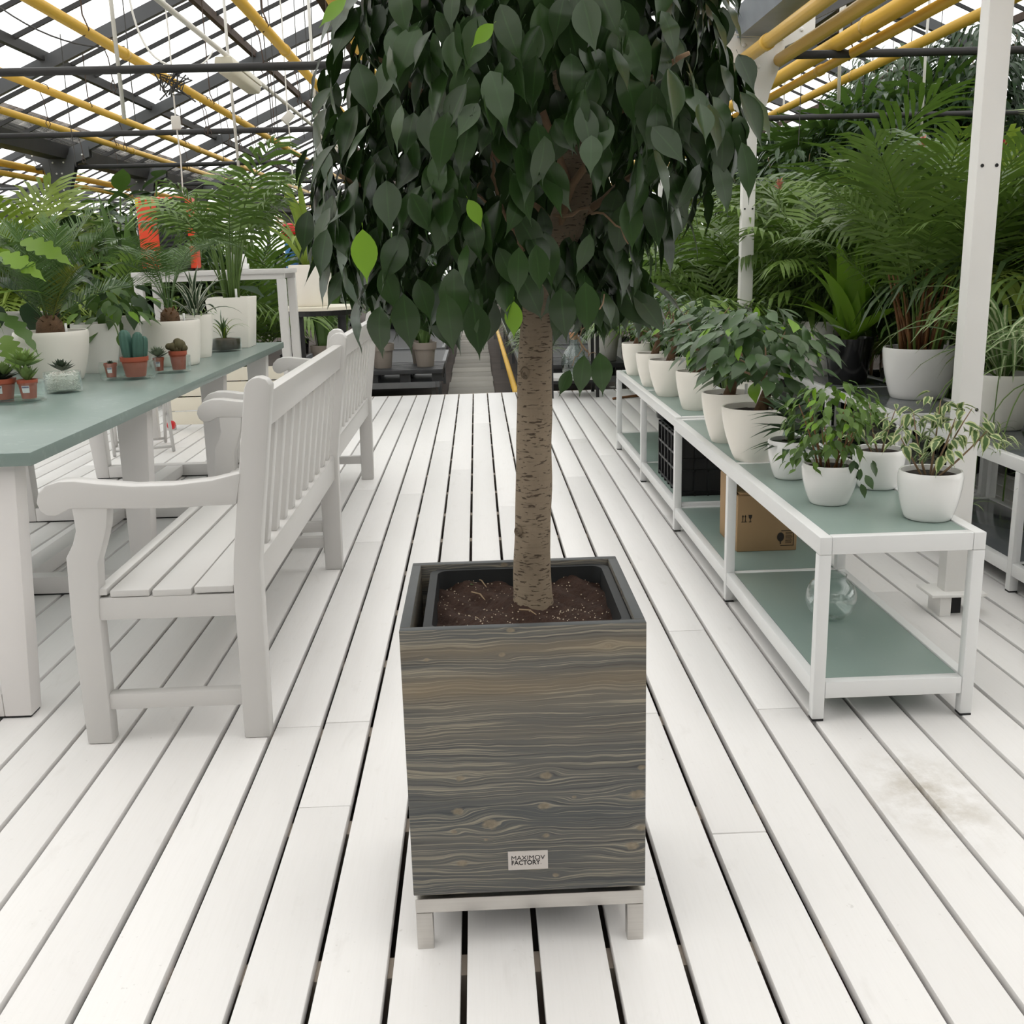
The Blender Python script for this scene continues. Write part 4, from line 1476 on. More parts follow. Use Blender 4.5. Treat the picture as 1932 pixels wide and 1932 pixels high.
def build_ficus():
    t = thing('ficus_tree', 'dark-leaved weeping ficus on a single bare trunk in the wooden planter', 'tree', (PCX, PCY, PZ0 + 0.0285))
    B = Vector(t.location)
    z0 = B.z
    # black plastic liner with rounded corners

    def rrect(x0, x1, y0, y1, r, n=5):
        out = []
        for cx, cy, a0 in ((x1 - r, y1 - r, 0), (x0 + r, y1 - r, PI / 2), (x0 + r, y0 + r, PI), (x1 - r, y0 + r, 1.5 * PI)):
            out += [(cx + r * math.cos(a0 + PI / 2 * k / n), cy + r * math.sin(a0 + PI / 2 * k / n)) for k in range(n + 1)]
        return out
    lx0, lx1, ly0, ly1 = -0.119 - B.x, 0.2635 - B.x, PY0 + 0.021 - B.y, PY1 - 0.021 - B.y
    top = 0.648 - z0
    m = MB()
    rings = [rrect(lx0 + 0.02, lx1 - 0.02, ly0 + 0.02, ly1 - 0.02, 0.03), rrect(lx0 + 0.004, lx1 - 0.004, ly0 + 0.004, ly1 - 0.004, 0.03), rrect(lx0, lx1, ly0, ly1, 0.03), rrect(lx0, lx1, ly0, ly1, 0.03),
             rrect(lx0 + 0.016, lx1 - 0.016, ly0 + 0.014, ly1 - 0.014, 0.024), rrect(lx0 + 0.020, lx1 - 0.020, ly0 + 0.018, ly1 - 0.018, 0.024)]
    zs = [0.001, top - 0.03, top - 0.028, top, top, top - 0.06]
    n = len(rings[0])
    for rg, z in zip(rings, zs):
        m.v += [(x, y, z) for x, y in rg]
    for i in range(len(rings) - 1):
        for k in range(n):
            a, b = i * n + k, i * n + (k + 1) % n
            m.f.append((a, b, b + n, a + n))
    m.f.append(tuple(range(n))[::-1])
    obj('liner_pot', auto_sharp(m.mesh('liner_pot', 'liner_black'), 35), t)
    # soil
    r = random.Random(21)
    m = MB()
    N = 46
    sx0, sx1, sy0, sy1 = lx0 + 0.0165, lx1 - 0.0165, ly0 + 0.0145, ly1 - 0.0145
    sz = 0.612 - z0

    def soil_h(x, y):
        return sz + 0.008 * math.sin(x * 31 + 1) * math.sin(y * 27) + 0.005 * math.sin(x * 83 + y * 61) - 0.006 * math.cos(y * 12) + 0.010 * math.exp(-((x - 0.03) ** 2 + (y - 0.04) ** 2) / 0.006)
    for i in range(N + 1):
        for j in range(N + 1):
            x, y = sx0 + (sx1 - sx0) * i / N, sy0 + (sy1 - sy0) * j / N
            m.v.append((x, y, soil_h(x, y) + r.uniform(-0.003, 0.003)))
    for i in range(N):
        for j in range(N):
            a = i * (N + 1) + j
            m.f.append((a, a + N + 1, a + N + 2, a + 1))
    obj('soil', m.mesh('soil', 'potting_soil', smooth=True), t)
    m = MB()
    for i in range(380):
        x, y = r.uniform(sx0 + 0.005, sx1 - 0.005), r.uniform(sy0 + 0.005, sy1 - 0.005)
        if r.random() < 0.5:
            y = sy0 + (sy1 - sy0) * r.random() ** 2.2
        s = r.uniform(0.0008, 0.0019)
        z = soil_h(x, y) + 0.003
        m.add([(x - s, y, z), (x + s, y, z), (x, y - s, z), (x, y + s, z), (x, y, z + s), (x, y, z - s)], [(0, 2, 4), (2, 1, 4), (1, 3, 4), (3, 0, 4), (2, 0, 5), (1, 2, 5), (3, 1, 5), (0, 3, 5)])
    tag(obj('perlite', m.mesh('perlite', 'perlite'), t), kind='stuff')
    for a, b in (((893, 1090), (918, 1108)), ((890, 1117), (915, 1132)), ((980, 1150), (1012, 1160))):
        p, q = pz(*a, 0.622) - B, pz(*b, 0.622) - B
        obj('twig', MB().tube([p, (p + q) / 2 + Vector((0.004, 0, 0.004)), q], [0.0022, 0.0018, 0.0008], 5).mesh('twig', 'dry_twig'), t)
    place('fallen_leaf', LF[1], t, xform(pz(886, 1104, 0.624) - B, (0.6, 0.6, 0.1), (0, -0.3, 1), 0.022), 'leaf_benjamina')
    # trunk, leaning up and to the right inside the crown
    TY = 2.0
    path = [(1005, 1160, 43), (1005, 1120, 38), (1004, 1040, 35), (1006, 960, 34.5), (1008, 860, 34), (1008, 760, 33), (1009, 690, 31.5), (1012, 620, 30), (1013, 560, 27), (1022, 510, 27), (1046, 465, 31), (1070, 425, 34), (1084, 375, 30), (1088, 290, 24), (1070, 180, 20), (1050, 60, 14), (1045, -40, 8)]
    pts = [py_(a, b, TY) - B for a, b, _ in path]
    rad = [c / 1950 * 2.03 for _, _, c in path]
    dense, dr = [], []
    for i in range(len(pts) - 1):
        for k in range(5):
            u = k / 5
            dense.append(pts[i].lerp(pts[i + 1], u))
            dr.append(rad[i] * (1 - u) + rad[i + 1] * u)
    m = MB()
    m.tube(dense, dr, 28)
    me = m.mesh('trunk', 'ficus_bark', smooth=True)
    for v in me.vertices:      # slight swellings
        k = 1 + 0.035 * math.sin(v.co.z * 38) * math.sin(math.atan2(v.co.y, v.co.x) * 2 + v.co.z * 9)
        v.co.x = (v.co.x - 0.03) * k + 0.03
    obj('trunk', me, t)
    for a, b, s in ((976, 1003, 0.011), (990, 705, 0.013), (997, 852, 0.007)):
        p = py_(a, b, TY - 0.030) - B
        obj('knot', MB().lathe([(s, -0.012), (s * 0.9, -0.003), (s * 0.72, 0.001), (s * 0.6, -0.002), (s * 0.35, 0.0), (0.0005, -0.003)], 14, sx=0.8, sy=1.1).mesh('knot', 'ficus_bark', smooth=True), t, p, (PI / 2, 0, -0.45 if a < 980 else (-0.2)))
    # limbs and twigs
    C = py_(1000, 240, 2.02) - B
    R = 0.425

    def P(px, py, y):
        return py_(px, py, y) - B
    limbs = [[(1015, 545, 2.0), (960, 420, 1.95), (930, 330, 1.90), (925, 290, 1.88)], [(935, 400, 1.93), (900, 370, 1.88), (905, 345, 1.86)], [(1045, 410, 1.97), (1110, 395, 1.86), (1150, 410, 1.80), (1185, 460, 1.76)],
             [(1030, 500, 2.0), (1080, 350, 1.95), (1180, 200, 1.9), (1260, 60, 1.9)], [(1050, 440, 2.0), (900, 250, 2.05), (760, 150, 2.0), (680, 90, 1.95)], [(1020, 520, 2.0), (860, 420, 1.95), (720, 380, 1.9), (640, 330, 1.88)],
             [(1070, 420, 2.0), (1200, 330, 2.1), (1320, 260, 2.1)], [(1080, 380, 2.0), (1000, 150, 1.85), (960, 20, 1.8)], [(1085, 380, 2.0), (1100, 150, 2.25), (1150, 0, 2.3)], [(1022, 510, 2.0), (930, 470, 2.2), (830, 400, 2.3)],
             [(1085, 300, 2.0), (1230, 150, 1.8), (1300, 100, 1.75)], [(1090, 640, 1.72), (1098, 660, 1.71), (1080, 690, 1.70)], [(1098, 655, 1.71), (1110, 668, 1.71), (1125, 668, 1.70)], [(1140, 560, 1.80), (1115, 600, 1.75), (1090, 645, 1.72)]]
    for i, lb in enumerate(limbs):
        q = [P(*a) for a in lb]
        pp = []
        for k in range(len(q) - 1):
            pp += [q[k].lerp(q[k + 1], u / 4) + Vector((math.sin(k * 3 + u) * 0.004, 0, math.cos(u * 2 + k) * 0.004)) for u in range(4)]
        pp.append(q[-1])
        r0 = 0.0032 if i in (1, 2) else (0.0014 if i >= 11 else 0.009 if i else 0.006)
        obj('branch', MB().tube(pp, [r0 * (1 - 0.7 * k / len(pp)) for k in range(len(pp))], 7).mesh('branch', 'branch_bark', smooth=True), t)
    r = random.Random(77)
    leaves = []
    # crown outline: level, left and right reach (in crown radii)
    OUT = [(-1.0, -0.46, 0.36), (-0.90, -0.62, 0.50), (-0.78, -0.80, 0.53), (-0.66, -0.93, 0.54), (-0.50, -0.96, 0.60), (-0.33, -0.98, 0.84), (-0.12, -0.94, 0.95), (0.12, -0.90, 0.88), (0.36, -0.80, 0.84), (0.6, -0.72, 0.84), (0.85, -0.5, 0.6), (1.05, -0.15, 0.25)]

    def reach(z):
        for (z0, a0, b0), (z1, a1, b1) in zip(OUT, OUT[1:]):
            if z <= z1:
                u = max(0, (z - z0) / (z1 - z0))
                return a0 + (a1 - a0) * u, b0 + (b1 - b0) * u
        return OUT[-1][1:]
    while len(leaves) < 2150:
        qz = r.uniform(-0.84, 1.04)
        a, b = reach(qz)
        hw, cx0 = (b - a) / 2, (a + b) / 2
        dep = min(hw, math.sqrt(max(0.2, 1 - (0.93 * qz) ** 2))) * 0.95
        ph, rad_ = r.uniform(0, 2 * PI), math.sqrt(r.uniform(0.22, 1.0))
        if r.random() > hw:
            continue
        q = Vector((cx0 + hw * rad_ * math.cos(ph), dep * rad_ * math.sin(ph), qz))
        # a gap towards the viewer where trunk and limbs show
        if q.y < 0.35 and abs(q.x - 0.17) < 0.15 and -0.55 < q.z < -0.26:
            continue
        if q.y < 0 and abs(q.x + 0.16) < 0.08 and -0.42 < q.z < -0.10 and r.random() < 0.7:
            continue
        if q.y < 0.2 and abs(q.x - 0.03) < 0.075 and q.z < -0.66:
            continue
        p = C + Vector((q.x * R, q.y * R, q.z * R + 0.050))
        h = Vector((q.x, q.y, 0))
        h = h.normalized() if h.length > 0.05 else Vector((0, -1, 0))
        d = h * r.uniform(0.0, 0.55) + Vector((r.uniform(-0.62, 0.62), r.uniform(-0.4, 0.4), -1.0 + max(0, q.z) * 0.5))
        nn = h * 0.9 + Vector((r.uniform(-0.95, 0.95), r.uniform(-0.6, 0.6), 0.35 + 0.5 * max(0, q.z)))
        s = r.uniform(0.066, 0.102)
        leaves.append((q, p, d, nn, s))
    # extra leaves by hand where the photograph shows single hanging ones
    hand = [((1130, 655, 1.70), (0.1, 0, -1), (0.1, -1, 0.1), 0.075), ((1103, 660, 1.69), (-0.12, 0, -1), (-0.1, -1, 0.1), 0.072), ((1078, 692, 1.70), (-0.35, 0, -0.8), (0, -1, 0.2), 0.048),
            ((1058, 530, 1.68), (0.02, -0.1, -1), (-0.25, -1, 0.2), 0.088), ((1103, 520, 1.69), (0.06, -0.1, -1), (0.25, -1, 0.2), 0.086), ((980, 455, 1.60), (-0.08, -0.1, -1), (-0.1, -1, 0.1), 0.075), ((1010, 450, 1.62), (0.08, 0, -1), (0.2, -1, 0.1), 0.075),
            ((720, 565, 1.75), (-0.2, 0, -1), (-0.4, -1, 0.1), 0.09), ((760, 540, 1.72), (0.05, 0, -1), (-0.2, -1, 0.1), 0.10), ((840, 540, 1.68), (0.1, 0, -1), (0.1, -1, 0.2), 0.10), ((890, 555, 1.68), (0.1, 0, -1), (0.2, -1, 0.1), 0.095), ((905, 590, 1.68), (0.15, 0, -1), (0.2, -1, 0.1), 0.055),
            ((620, 420, 1.72), (-0.3, 0, -1), (-0.5, -1, 0.1), 0.085), ((1395, 255, 1.78), (0.35, 0, -1), (0.4, -1, 0.4), 0.10), ((1390, 160, 1.80), (0.45, 0, -0.9), (0.4, -0.8, 0.5), 0.10)]
    for (a, b, y), d, nn, s in hand:
        leaves.append((Vector((0, -2, -1)), P(a, b, y), Vector(d), Vector(nn), s))
    order = sorted(range(len(leaves)), key=lambda i: leaves[i][0].y - 0.55 * leaves[i][0].length + (3 if leaves[i][0].z > 0.62 else 0) + 0.3 * abs(leaves[i][0].z))
    xf = []
    for rank, i in enumerate(order):
        q, p, d, nn, s = leaves[i]
        mm = xform(p, d, nn, s)
        if rank < 288:
            place('leaf', LF[rank % 4], t, mm)
        else:
            xf.append((rank % 4, mm))
    for (a, b, y), d, nn, s in (((683, 420, 1.62), (0.02, 0, -1), (0.05, -1, 0.1), 0.082), ((936, 40, 1.60), (-0.8, 0, -0.7), (0.1, -1, 0.3), 0.045), ((970, 560, 1.72), (-0.05, 0, -1), (-0.2, -1, 0), 0.062),
                                ((660, -6, 1.75), (-0.7, 0, -0.5), (-0.3, -1, 0.5), 0.06), ((880, 370, 1.68), (0.4, 0, -0.8), (0.3, -1, 0.2), 0.05)):
        tag(place('leaf', LF[0], t, xform(P(a, b, y), d, nn, s), 'leaf_fresh'), 'fresh lime-green leaf')
    o = obj('foliage', scatter('foliage', 'leaf_ficus_dark', LF, xf), t)
    o['kind'] = 'stuff'
    return t


build_ficus()

# ================================================================== LEAF LIBRARY
BEN = [leaf_mesh('benjamina_leaf', 'leaf_benjamina', W=0.42, tip=0.2, fold=f, curl=c, n=5, petiole=0.12) for f, c in ((0.2, 0.3), (0.3, 0.55), (0.1, 0.15))]
VAR = [leaf_mesh('variegated_leaf', 'leaf_variegated', W=0.42, tip=0.18, fold=f, curl=c, n=5, petiole=0.12) for f, c in ((0.2, 0.3), (0.3, 0.5))]
BON = [leaf_mesh('bonsai_leaf', 'leaf_bonsai', W=0.52, tip=0.06, fold=f, curl=c, n=6, petiole=0.08, wide=0.48) for f, c in ((0.12, 0.25), (0.25, 0.1), (0.05, 0.4))]
BRD = [leaf_mesh('broad_leaf', 'leaf_broad', W=w, tip=0.05, fold=f, curl=c, n=7, petiole=0.2, wide=0.42, wave=0.02) for w, f, c in ((0.55, 0.15, 0.35), (0.48, 0.25, 0.2), (0.6, 0.1, 0.5))]
LOB = [leaf_mesh('lobed_leaf', 'leaf_lime', W=0.62, tip=0.05, fold=0.1, curl=c, n=34, petiole=0.3, wide=0.40, lobes=1) for c in (0.3, 0.5)]
SUC = [leaf_mesh('succulent_leaf', 'leaf_succulent', W=0.40, tip=0.10, fold=0.5, curl=c, n=5, petiole=0.0, wide=0.55) for c in (-0.25, -0.1)]
TRI = [leaf_mesh('narrow_leaf', 'leaf_deep', W=0.24, tip=0.1, fold=0.2, curl=c, n=5, petiole=0.05, wide=0.4) for c in (0.2, 0.5)]
FR_A = [frond_mesh('areca_frond', 'leaf_palm', 1.0, a, b, 23, 0.37, 0.0185, 0.36, 55, 18, dr, 0.006, s) for a, b, dr, s in ((3, 80, 0.42, 1), (6, 115, 0.5, 2), (2, 50, 0.36, 3), (8, 135, 0.55, 4))]
FR_K = [frond_mesh('kentia_frond', 'leaf_palm', 1.0, a, b, 15, 0.40, 0.027, 0.45, 62, 10, dr, 0.007, s) for a, b, dr, s in ((4, 80, 0.5, 5), (8, 115, 0.6, 6), (3, 55, 0.45, 7))]
FR_U = [frond_mesh('arching_frond', 'leaf_cycad', 1.0, a, b, 42, 0.22, 0.012, 0.36, 66, 10, 0.14, 0.007, s, power=1.7, prof=0.75, segs=2) for a, b, s in ((8, 130, 21), (14, 118, 22))]
FR_C = [frond_mesh('cycad_frond', 'leaf_cycad', 1.0, a, b, 46, 0.25, 0.0125, 0.14, 66, 28, 0.06, 0.008, s, prof=0.75, segs=2) for a, b, s in ((25, 75, 8), (40, 105, 9), (10, 50, 10))]
ST_S = [strap_mesh('spider_leaf', 'leaf_spider', 1.0, 0.048, a, b) for a, b in ((20, 165), (35, 150), (10, 140))]
ST_D = [strap_mesh('strap_leaf', 'leaf_palm', 1.0, 0.09, a, b, taper=0.5) for a, b in ((10, 70), (25, 110), (5, 40))]
ST_W = [strap_mesh('striped_leaf', 'leaf_striped', 1.0, 0.11, a, b, taper=0.5) for a, b in ((15, 90), (30, 130), (5, 50))]
ST_N = [strap_mesh('nest_leaf', 'leaf_fern', 1.0, 0.21, a, b, taper=0.7, fold=0.15) for a, b in ((12, 60), (25, 75), (6, 35))]
ST_V = [strap_mesh('sword_leaf', 'leaf_broad', 1.0, 0.11, a, b, taper=0.4, fold=0.35) for a, b in ((2, 10), (6, 18), (0, 14))]


def fan(t, meshes, n, z, scale, seed, mat=None, name='frond', base=0.02, tilt=(-0.15, 0.25), az0=0.0, parent_r=None):
    """fronds or leaves springing from one crown"""
    r = random.Random(seed)
    for i in range(n):
        az = az0 + i * 2.39996 + r.uniform(-0.25, 0.25)
        s = r.uniform(*scale)
        o = obj(name, meshes[i % len(meshes)], t, (-math.sin(az) * base * r.random(), math.cos(az) * base * r.random(), z + r.uniform(-0.01, 0.01)), None, s, mat)
        o.rotation_euler = Euler((r.uniform(*tilt) * -1, r.uniform(-0.08, 0.08), az), 'XYZ')


# ------------------------------------------------------------------ pots on the front shelf
def build_front_shelf_plants():
    r = random.Random(31)
    z = SH_Z
    # variegated ficus at the end
    t = potted('potted_ficus', 'sparse variegated ficus in a small glossy white pot at the shelf end', 'plant', (1.281, 2.857, z), 0.172, 0.130, 0.142, 'pot_white', 'ball')
    ends = [(-0.10, 0.0, 0.25), (-0.04, 0.05, 0.30), (0.06, 0.0, 0.29), (0.12, 0.03, 0.31), (0.15, -0.02, 0.26), (0.02, -0.06, 0.24), (0.05, 0.08, 0.33)]
    add_stems(t, ends, 0.12, 0.126, 0.0038, 'branch_bark', r)
    for i, e in enumerate(ends):
        bushy(t, VAR, 17, (e[0] * 0.9, e[1], e[2] - 0.015), (0.065, 0.065, 0.05), (0.042, 0.062), 0.35, 100 + i, out=0.9, shell=0.2)
    # dense little ficus
    t = potted('potted_ficus', 'dense bushy green ficus in a small glossy white pot', 'plant', (1.067, 3.08, z), 0.164, 0.116, 0.126, 'pot_white', 'ball')
    ends = [(r.uniform(-0.10, 0.10), r.uniform(-0.08, 0.08), r.uniform(0.2, 0.32)) for _ in range(11)]
    add_stems(t, ends, 0.28, 0.112, 0.0036, 'cane_orange', r)
    bushy(t, BEN, 255, (0.005, 0, 0.272), (0.145, 0.13, 0.118), (0.034, 0.056), 0.45, 7, shell=0.25, out=0.8, fresh=0.10)
    bushy(t, BEN, 30, (-0.09, -0.02, 0.155), (0.07, 0.05, 0.05), (0.034, 0.05), 0.6, 8, shell=0.1, out=0.9)
    bushy(t, BON, 12, (0.075, -0.06, 0.115), (0.05, 0.03, 0.055), (0.035, 0.05), 0.9, 9, shell=0.0, out=0.3)
    # sparse one behind
    t = potted('potted_ficus', 'thin-stemmed small ficus in a white pot behind the bushy one', 'plant', (1.291, 3.27, z), 0.160, 0.122, 0.130, 'pot_white', 'ball')
    ends = [(-0.09, 0, 0.22), (-0.03, 0.03, 0.28), (0.05, 0, 0.27), (0.09, 0.02, 0.22), (0.0, -0.05, 0.25)]
    add_stems(t, ends, 0.15, 0.115, 0.0032, 'branch_bark', r)
    for i, e in enumerate(ends):
        bushy(t, BEN if i % 2 else VAR, 12, (e[0], e[1], e[2] - 0.03), (0.055, 0.055, 0.045), (0.035, 0.055), 0.4, 130 + i, out=0.9, shell=0.2)
    # dark dracaena
    t = potted('potted_dracaena', 'dark green rosette dracaena in a small white pot', 'plant', (1.058, 3.46, z), 0.150, 0.106, 0.134, 'pot_white', 'ball')
    obj('stem', MB().tube([(0, 0, 0.1), (0, 0, 0.24)], 0.012, 8).mesh('stem', 'green_stem', smooth=True), t)
    for k, (zz, n, s) in enumerate(((0.12, 14, 0.14), (0.16, 14, 0.15), (0.20, 14, 0.14), (0.235, 12, 0.11))):
        rr = random.Random(k)
        for i in range(n):
            az = i * 2.4 + k
            el = 0.1 + 0.22 * k + rr.uniform(-0.15, 0.15)
            d = (math.cos(az), math.sin(az), el)
            place('leaf', TRI[i % 2], t, xform((0, 0, zz), d, (0, 0, 1), s * rr.uniform(0.85, 1.1)))
    # ficus in cream pots, back along the shelf
    specs = [(1.021, 3.80, 0.240, 0.140, 0.202, 0.26, 'broad glossy-leaved ficus in a cream pot next to the rosette dracaena', 200, 0.085),
             (1.016, 4.20, 0.212, 0.128, 0.205, 0.25, 'stout-trunked ficus in a cream pot second among the cream pots', 185, 0.076),
             (1.082, 5.13, 0.206, 0.138, 0.193, 0.23, 'bulbous-rooted ficus in a cream pot above the black crate', 170, 0.060),
             (1.041, 5.66, 0.226, 0.132, 0.201, 0.22, 'twin-stemmed ficus in a cream pot past the black crate', 160, 0.056),
             (1.020, 6.10, 0.190, 0.108, 0.197, 0.20, 'small ficus in a cream pot last but one on the shelf', 120, 0.05),
             (1.018, 6.72, 0.182, 0.114, 0.206, 0.20, 'small dark ficus in a cream pot at the far shelf end', 120, 0.05)]
    for i, (x, y, rd, bd, h, R, lab, n, ls) in enumerate(specs):
        t = potted('potted_ficus', lab, 'plant', (x, y, z), rd, bd, h, 'pot_cream', 'taper', True)
        q = random.Random(60 + i)
        zs = h * 0.88
        dx = (0.02, 0.0, -0.01, 0.0, 0.01, 0.0)[i]
        obj('trunk', MB().tube([(dx, 0, zs - 0.01), (dx + 0.012, 0, zs + 0.035), (dx + 0.028, 0, zs + 0.09), (dx + 0.02, 0, zs + 0.15)], [0.028, 0.022, 0.017, 0.011], 10).mesh('trunk', 'caudex', smooth=True), t)
        if i in (2, 0):
            obj('root', MB().tube(bez((dx + 0.01, -0.01, zs + 0.04), (dx + 0.05, -0.02, zs + 0.045), (dx + 0.06, -0.02, zs - 0.01), 6), [0.012, 0.014, 0.014, 0.013, 0.012, 0.010, 0.008], 8).mesh('root', 'caudex', smooth=True), t)
        ends = [(q.uniform(-R, R) * 0.7, q.uniform(-R, R) * 0.6, zs + q.uniform(0.15, 0.34)) for _ in range(7)]
        for e in ends:
            b = Vector((dx + 0.02, 0, zs + 0.11))
            obj('branch', MB().tube(bez(b, (b + Vector(e)) / 2 + Vector((0, 0, 0.03)), e, 4), [0.006, 0.005, 0.004, 0.003, 0.002], 6).mesh('branch', 'branch_bark', smooth=True), t)
        bushy(t, BON, n, (0.02, 0, zs + 0.245), (R, R * 0.85, 0.155), (ls * 0.75, ls * 1.2), 0.35, 200 + i, shell=0.3, out=0.8, fresh=0.04, fmat='leaf_fresh')
    # two more pots half hidden behind
    for x, y, lab in ((1.235, 4.62, 'cream pot with a leafy ficus behind the stout-trunked one'), (1.20, 7.35, 'pale pot with low leaves just past the shelf end')):
        zz = z if y < 7 else 0.62
        if y > 7:
            continue
        t = potted('potted_ficus', lab, 'plant', (x, y, zz), 0.2, 0.125, 0.2, 'pot_cream', 'taper')
        obj('trunk', MB().tube([(0, 0, 0.17), (0.01, 0, 0.3)], [0.012, 0.008], 8).mesh('trunk', 'caudex', smooth=True), t)
        bushy(t, BON, 70, (0, 0, 0.37), (0.18, 0.16, 0.14), (0.05, 0.075), 0.35, 300 + int(y), shell=0.3, out=0.8)


build_front_shelf_plants()


# ------------------------------------------------------------------ plants on the second shelf
def areca(t, z, n, L, seed, canes=10, mat=None, spread=0.05, cane_mat='cane_orange', cane_h=0.35, meshes=None, tilt=(-0.12, 0.12)):
    r = random.Random(seed)
    for i in range(canes):
        a = i * 2.4
        q = spread * math.sqrt((i + 0.5) / canes)
        p = Vector((q * math.cos(a), q * math.sin(a), z - 0.012))
        e = p * 1.0 + Vector((math.cos(a) * r.uniform(0.0, 0.35) * cane_h, math.sin(a) * r.uniform(0.0, 0.35) * cane_h, cane_h * r.uniform(0.7, 1.1)))
        obj('stem', MB().tube(bez(p, p.lerp(e, 0.5) + Vector((0, 0, 0.02)), e, 4), [0.010, 0.009, 0.0075, 0.006, 0.004], 6).mesh('stem', cane_mat, smooth=True), t)
    fan(t, meshes or FR_A, n, z, (L * 0.72, L * 1.1), seed, mat, base=spread * 1.6, tilt=tilt)


def build_second_shelf_plants():
    z = SH2_Z
    t = potted('potted_palm', 'big areca palm with orange stems in a large glossy white pot', 'plant', (2.335, 5.44, z), 0.374, 0.275, 0.268, 'pot_white', 'taper', True)
    areca(t, 0.245, 18, 1.22, 41, 24, None, 0.10, 'cane_orange', 0.42, [FR_A[0], FR_A[2], FR_A[2]], (-0.06, 0.22))
    # bird's nest fern in a black pot
    t = potted('potted_fern', 'bright birds nest fern in a black pot', 'plant', (2.19, 6.10, z), 0.285, 0.215, 0.27, 'pot_black', 'plain')
    fan(t, ST_N, 20, 0.25, (0.50, 0.70), 42, None, 'leaf', 0.02, (-0.1, 0.45))
    for x, y, lab, sd in ((2.18, 6.62, 'kentia palm in a tall white cylinder pot beside the black fern pot', 43), (2.14, 6.93, 'kentia palm in a white pot farther back on the grey glass', 44)):
        t = potted('potted_palm', lab, 'plant', (x, y, z), 0.26, 0.22, 0.34, 'pot_matt_white', 'plain')
        areca(t, 0.30, 12, 1.05, sd, 7, None, 0.05, 'green_stem', 0.4, FR_K)
    # spider plants beside the column
    for x, y, lab, sd, n in ((2.29, 3.95, 'spider plant spilling striped leaves from a white pot beside the column', 45, 46), (2.27, 4.42, 'spider plant in a white pot behind the first spider plant', 46, 40)):
        t = potted('spider_plant', lab, 'plant', (x, y, z), 0.26, 0.19, 0.24, 'pot_matt_white', 'taper')
        fan(t, ST_S, n, 0.21, (0.42, 0.72), sd, None, 'leaf', 0.03, (-0.3, 0.15))
        r = random.Random(sd)
        # runners with young plants hanging over the edge
        for k in range(3):
            a = PI + r.uniform(-0.3, 1.3)
            e = Vector((math.cos(a) * (0.27 + 0.05 * k), math.sin(a) * (0.20 + 0.05 * k), -0.05 - 0.12 * k))
            obj('runner', MB().tube(bez((0, 0, 0.21), (e.x * 0.8, e.y * 0.8, 0.42), e, 10), 0.0025, 5).mesh('runner', 'green_stem', smooth=True), t)
            for i in range(12):
                az = i * 2.4
                o = obj('leaf', ST_S[i % 3], t, e, Euler((0.2, 0, az)), r.uniform(0.12, 0.2))


build_second_shelf_plants()


# ------------------------------------------------------------------ plants on the long table
def rosette(t, meshes, n, z, s, mat, seed, c=(0, 0), el=(0.1, 1.5)):
    r = random.Random(seed)
    for i in range(n):
        u = i / n
        az = i * 2.39996
        e = el[0] + (el[1] - el[0]) * u
        d = (math.cos(az), math.sin(az), e)
        place('leaf', meshes[i % len(meshes)], t, xform((c[0], c[1], z + u * s * 0.25), d, (-math.cos(az), -math.sin(az), 1.2), s * (1.05 - 0.5 * u) * r.uniform(0.9, 1.1)), mat)


def red_pot(name, label, loc, d, h, sticker=True, tilt=0.0):
    t = thing(name, label, 'plant', loc)
    prof = [(d * 0.36, 0), (d * 0.46, h * 0.78), (d * 0.5, h * 0.78), (d * 0.51, h), (d * 0.47, h), (d * 0.44, h * 0.85), (0.001, h * 0.85)]
    obj('pot', auto_sharp(MB().lathe(prof, 22).mesh('pot', 'terracotta_plastic'), 40), t)
    obj('soil', MB().lathe([(d * 0.44, h * 0.86), (0.001, h * 0.9)], 14).mesh('soil', 'soil_dark', fix=False), t)
    if sticker:
        a0, a1 = -1.9, -1.05
        m = MB()
        for k in range(6):
            a = a0 + (a1 - a0) * k / 5
            for zz, q in ((h * 0.32, 0.415), (h * 0.70, 0.462)):
                m.v.append((d * q * math.cos(a), d * q * math.sin(a), zz))
        m.f += [(2 * k, 2 * k + 2, 2 * k + 3, 2 * k + 1) for k in range(5)]
        s = obj('price_sticker', m.mesh('price_sticker', 'paper_label', fix=False), t)
        m = MB()
        for k in range(6):
            a = a0 + (a1 - a0) * (0.05 + 0.9 * k / 5)
            for zz in (h * 0.58, h * 0.67):
                q = 0.415 + 0.047 * (zz / h - 0.32) / 0.38 + 0.003
                m.v.append((d * q * math.cos(a), d * q * math.sin(a), zz))
        m.f += [(2 * k, 2 * k + 2, 2 * k + 3, 2 * k + 1) for k in range(5)]
        obj('print', m.mesh('print', 'label_print', fix=False), s)
    return t


def glass_dish(label, loc, d, h, sx=1.0, sy=1.0, rz=0.0):
    r = d / 2
    prof = [(r * 0.80, 0.0), (r * 0.96, 0.002), (r, 0.012), (r, h), (r - 0.004, h), (r - 0.004, 0.016), (r * 0.9, 0.012), (0.001, 0.012)]
    o = obj('glass_dish', auto_sharp(MB().lathe(prof, 40, sx=sx, sy=sy).mesh('glass_dish', 'dish_glass'), 50), None, loc, (0, 0, rz))
    return tag(o, label, 'dish')


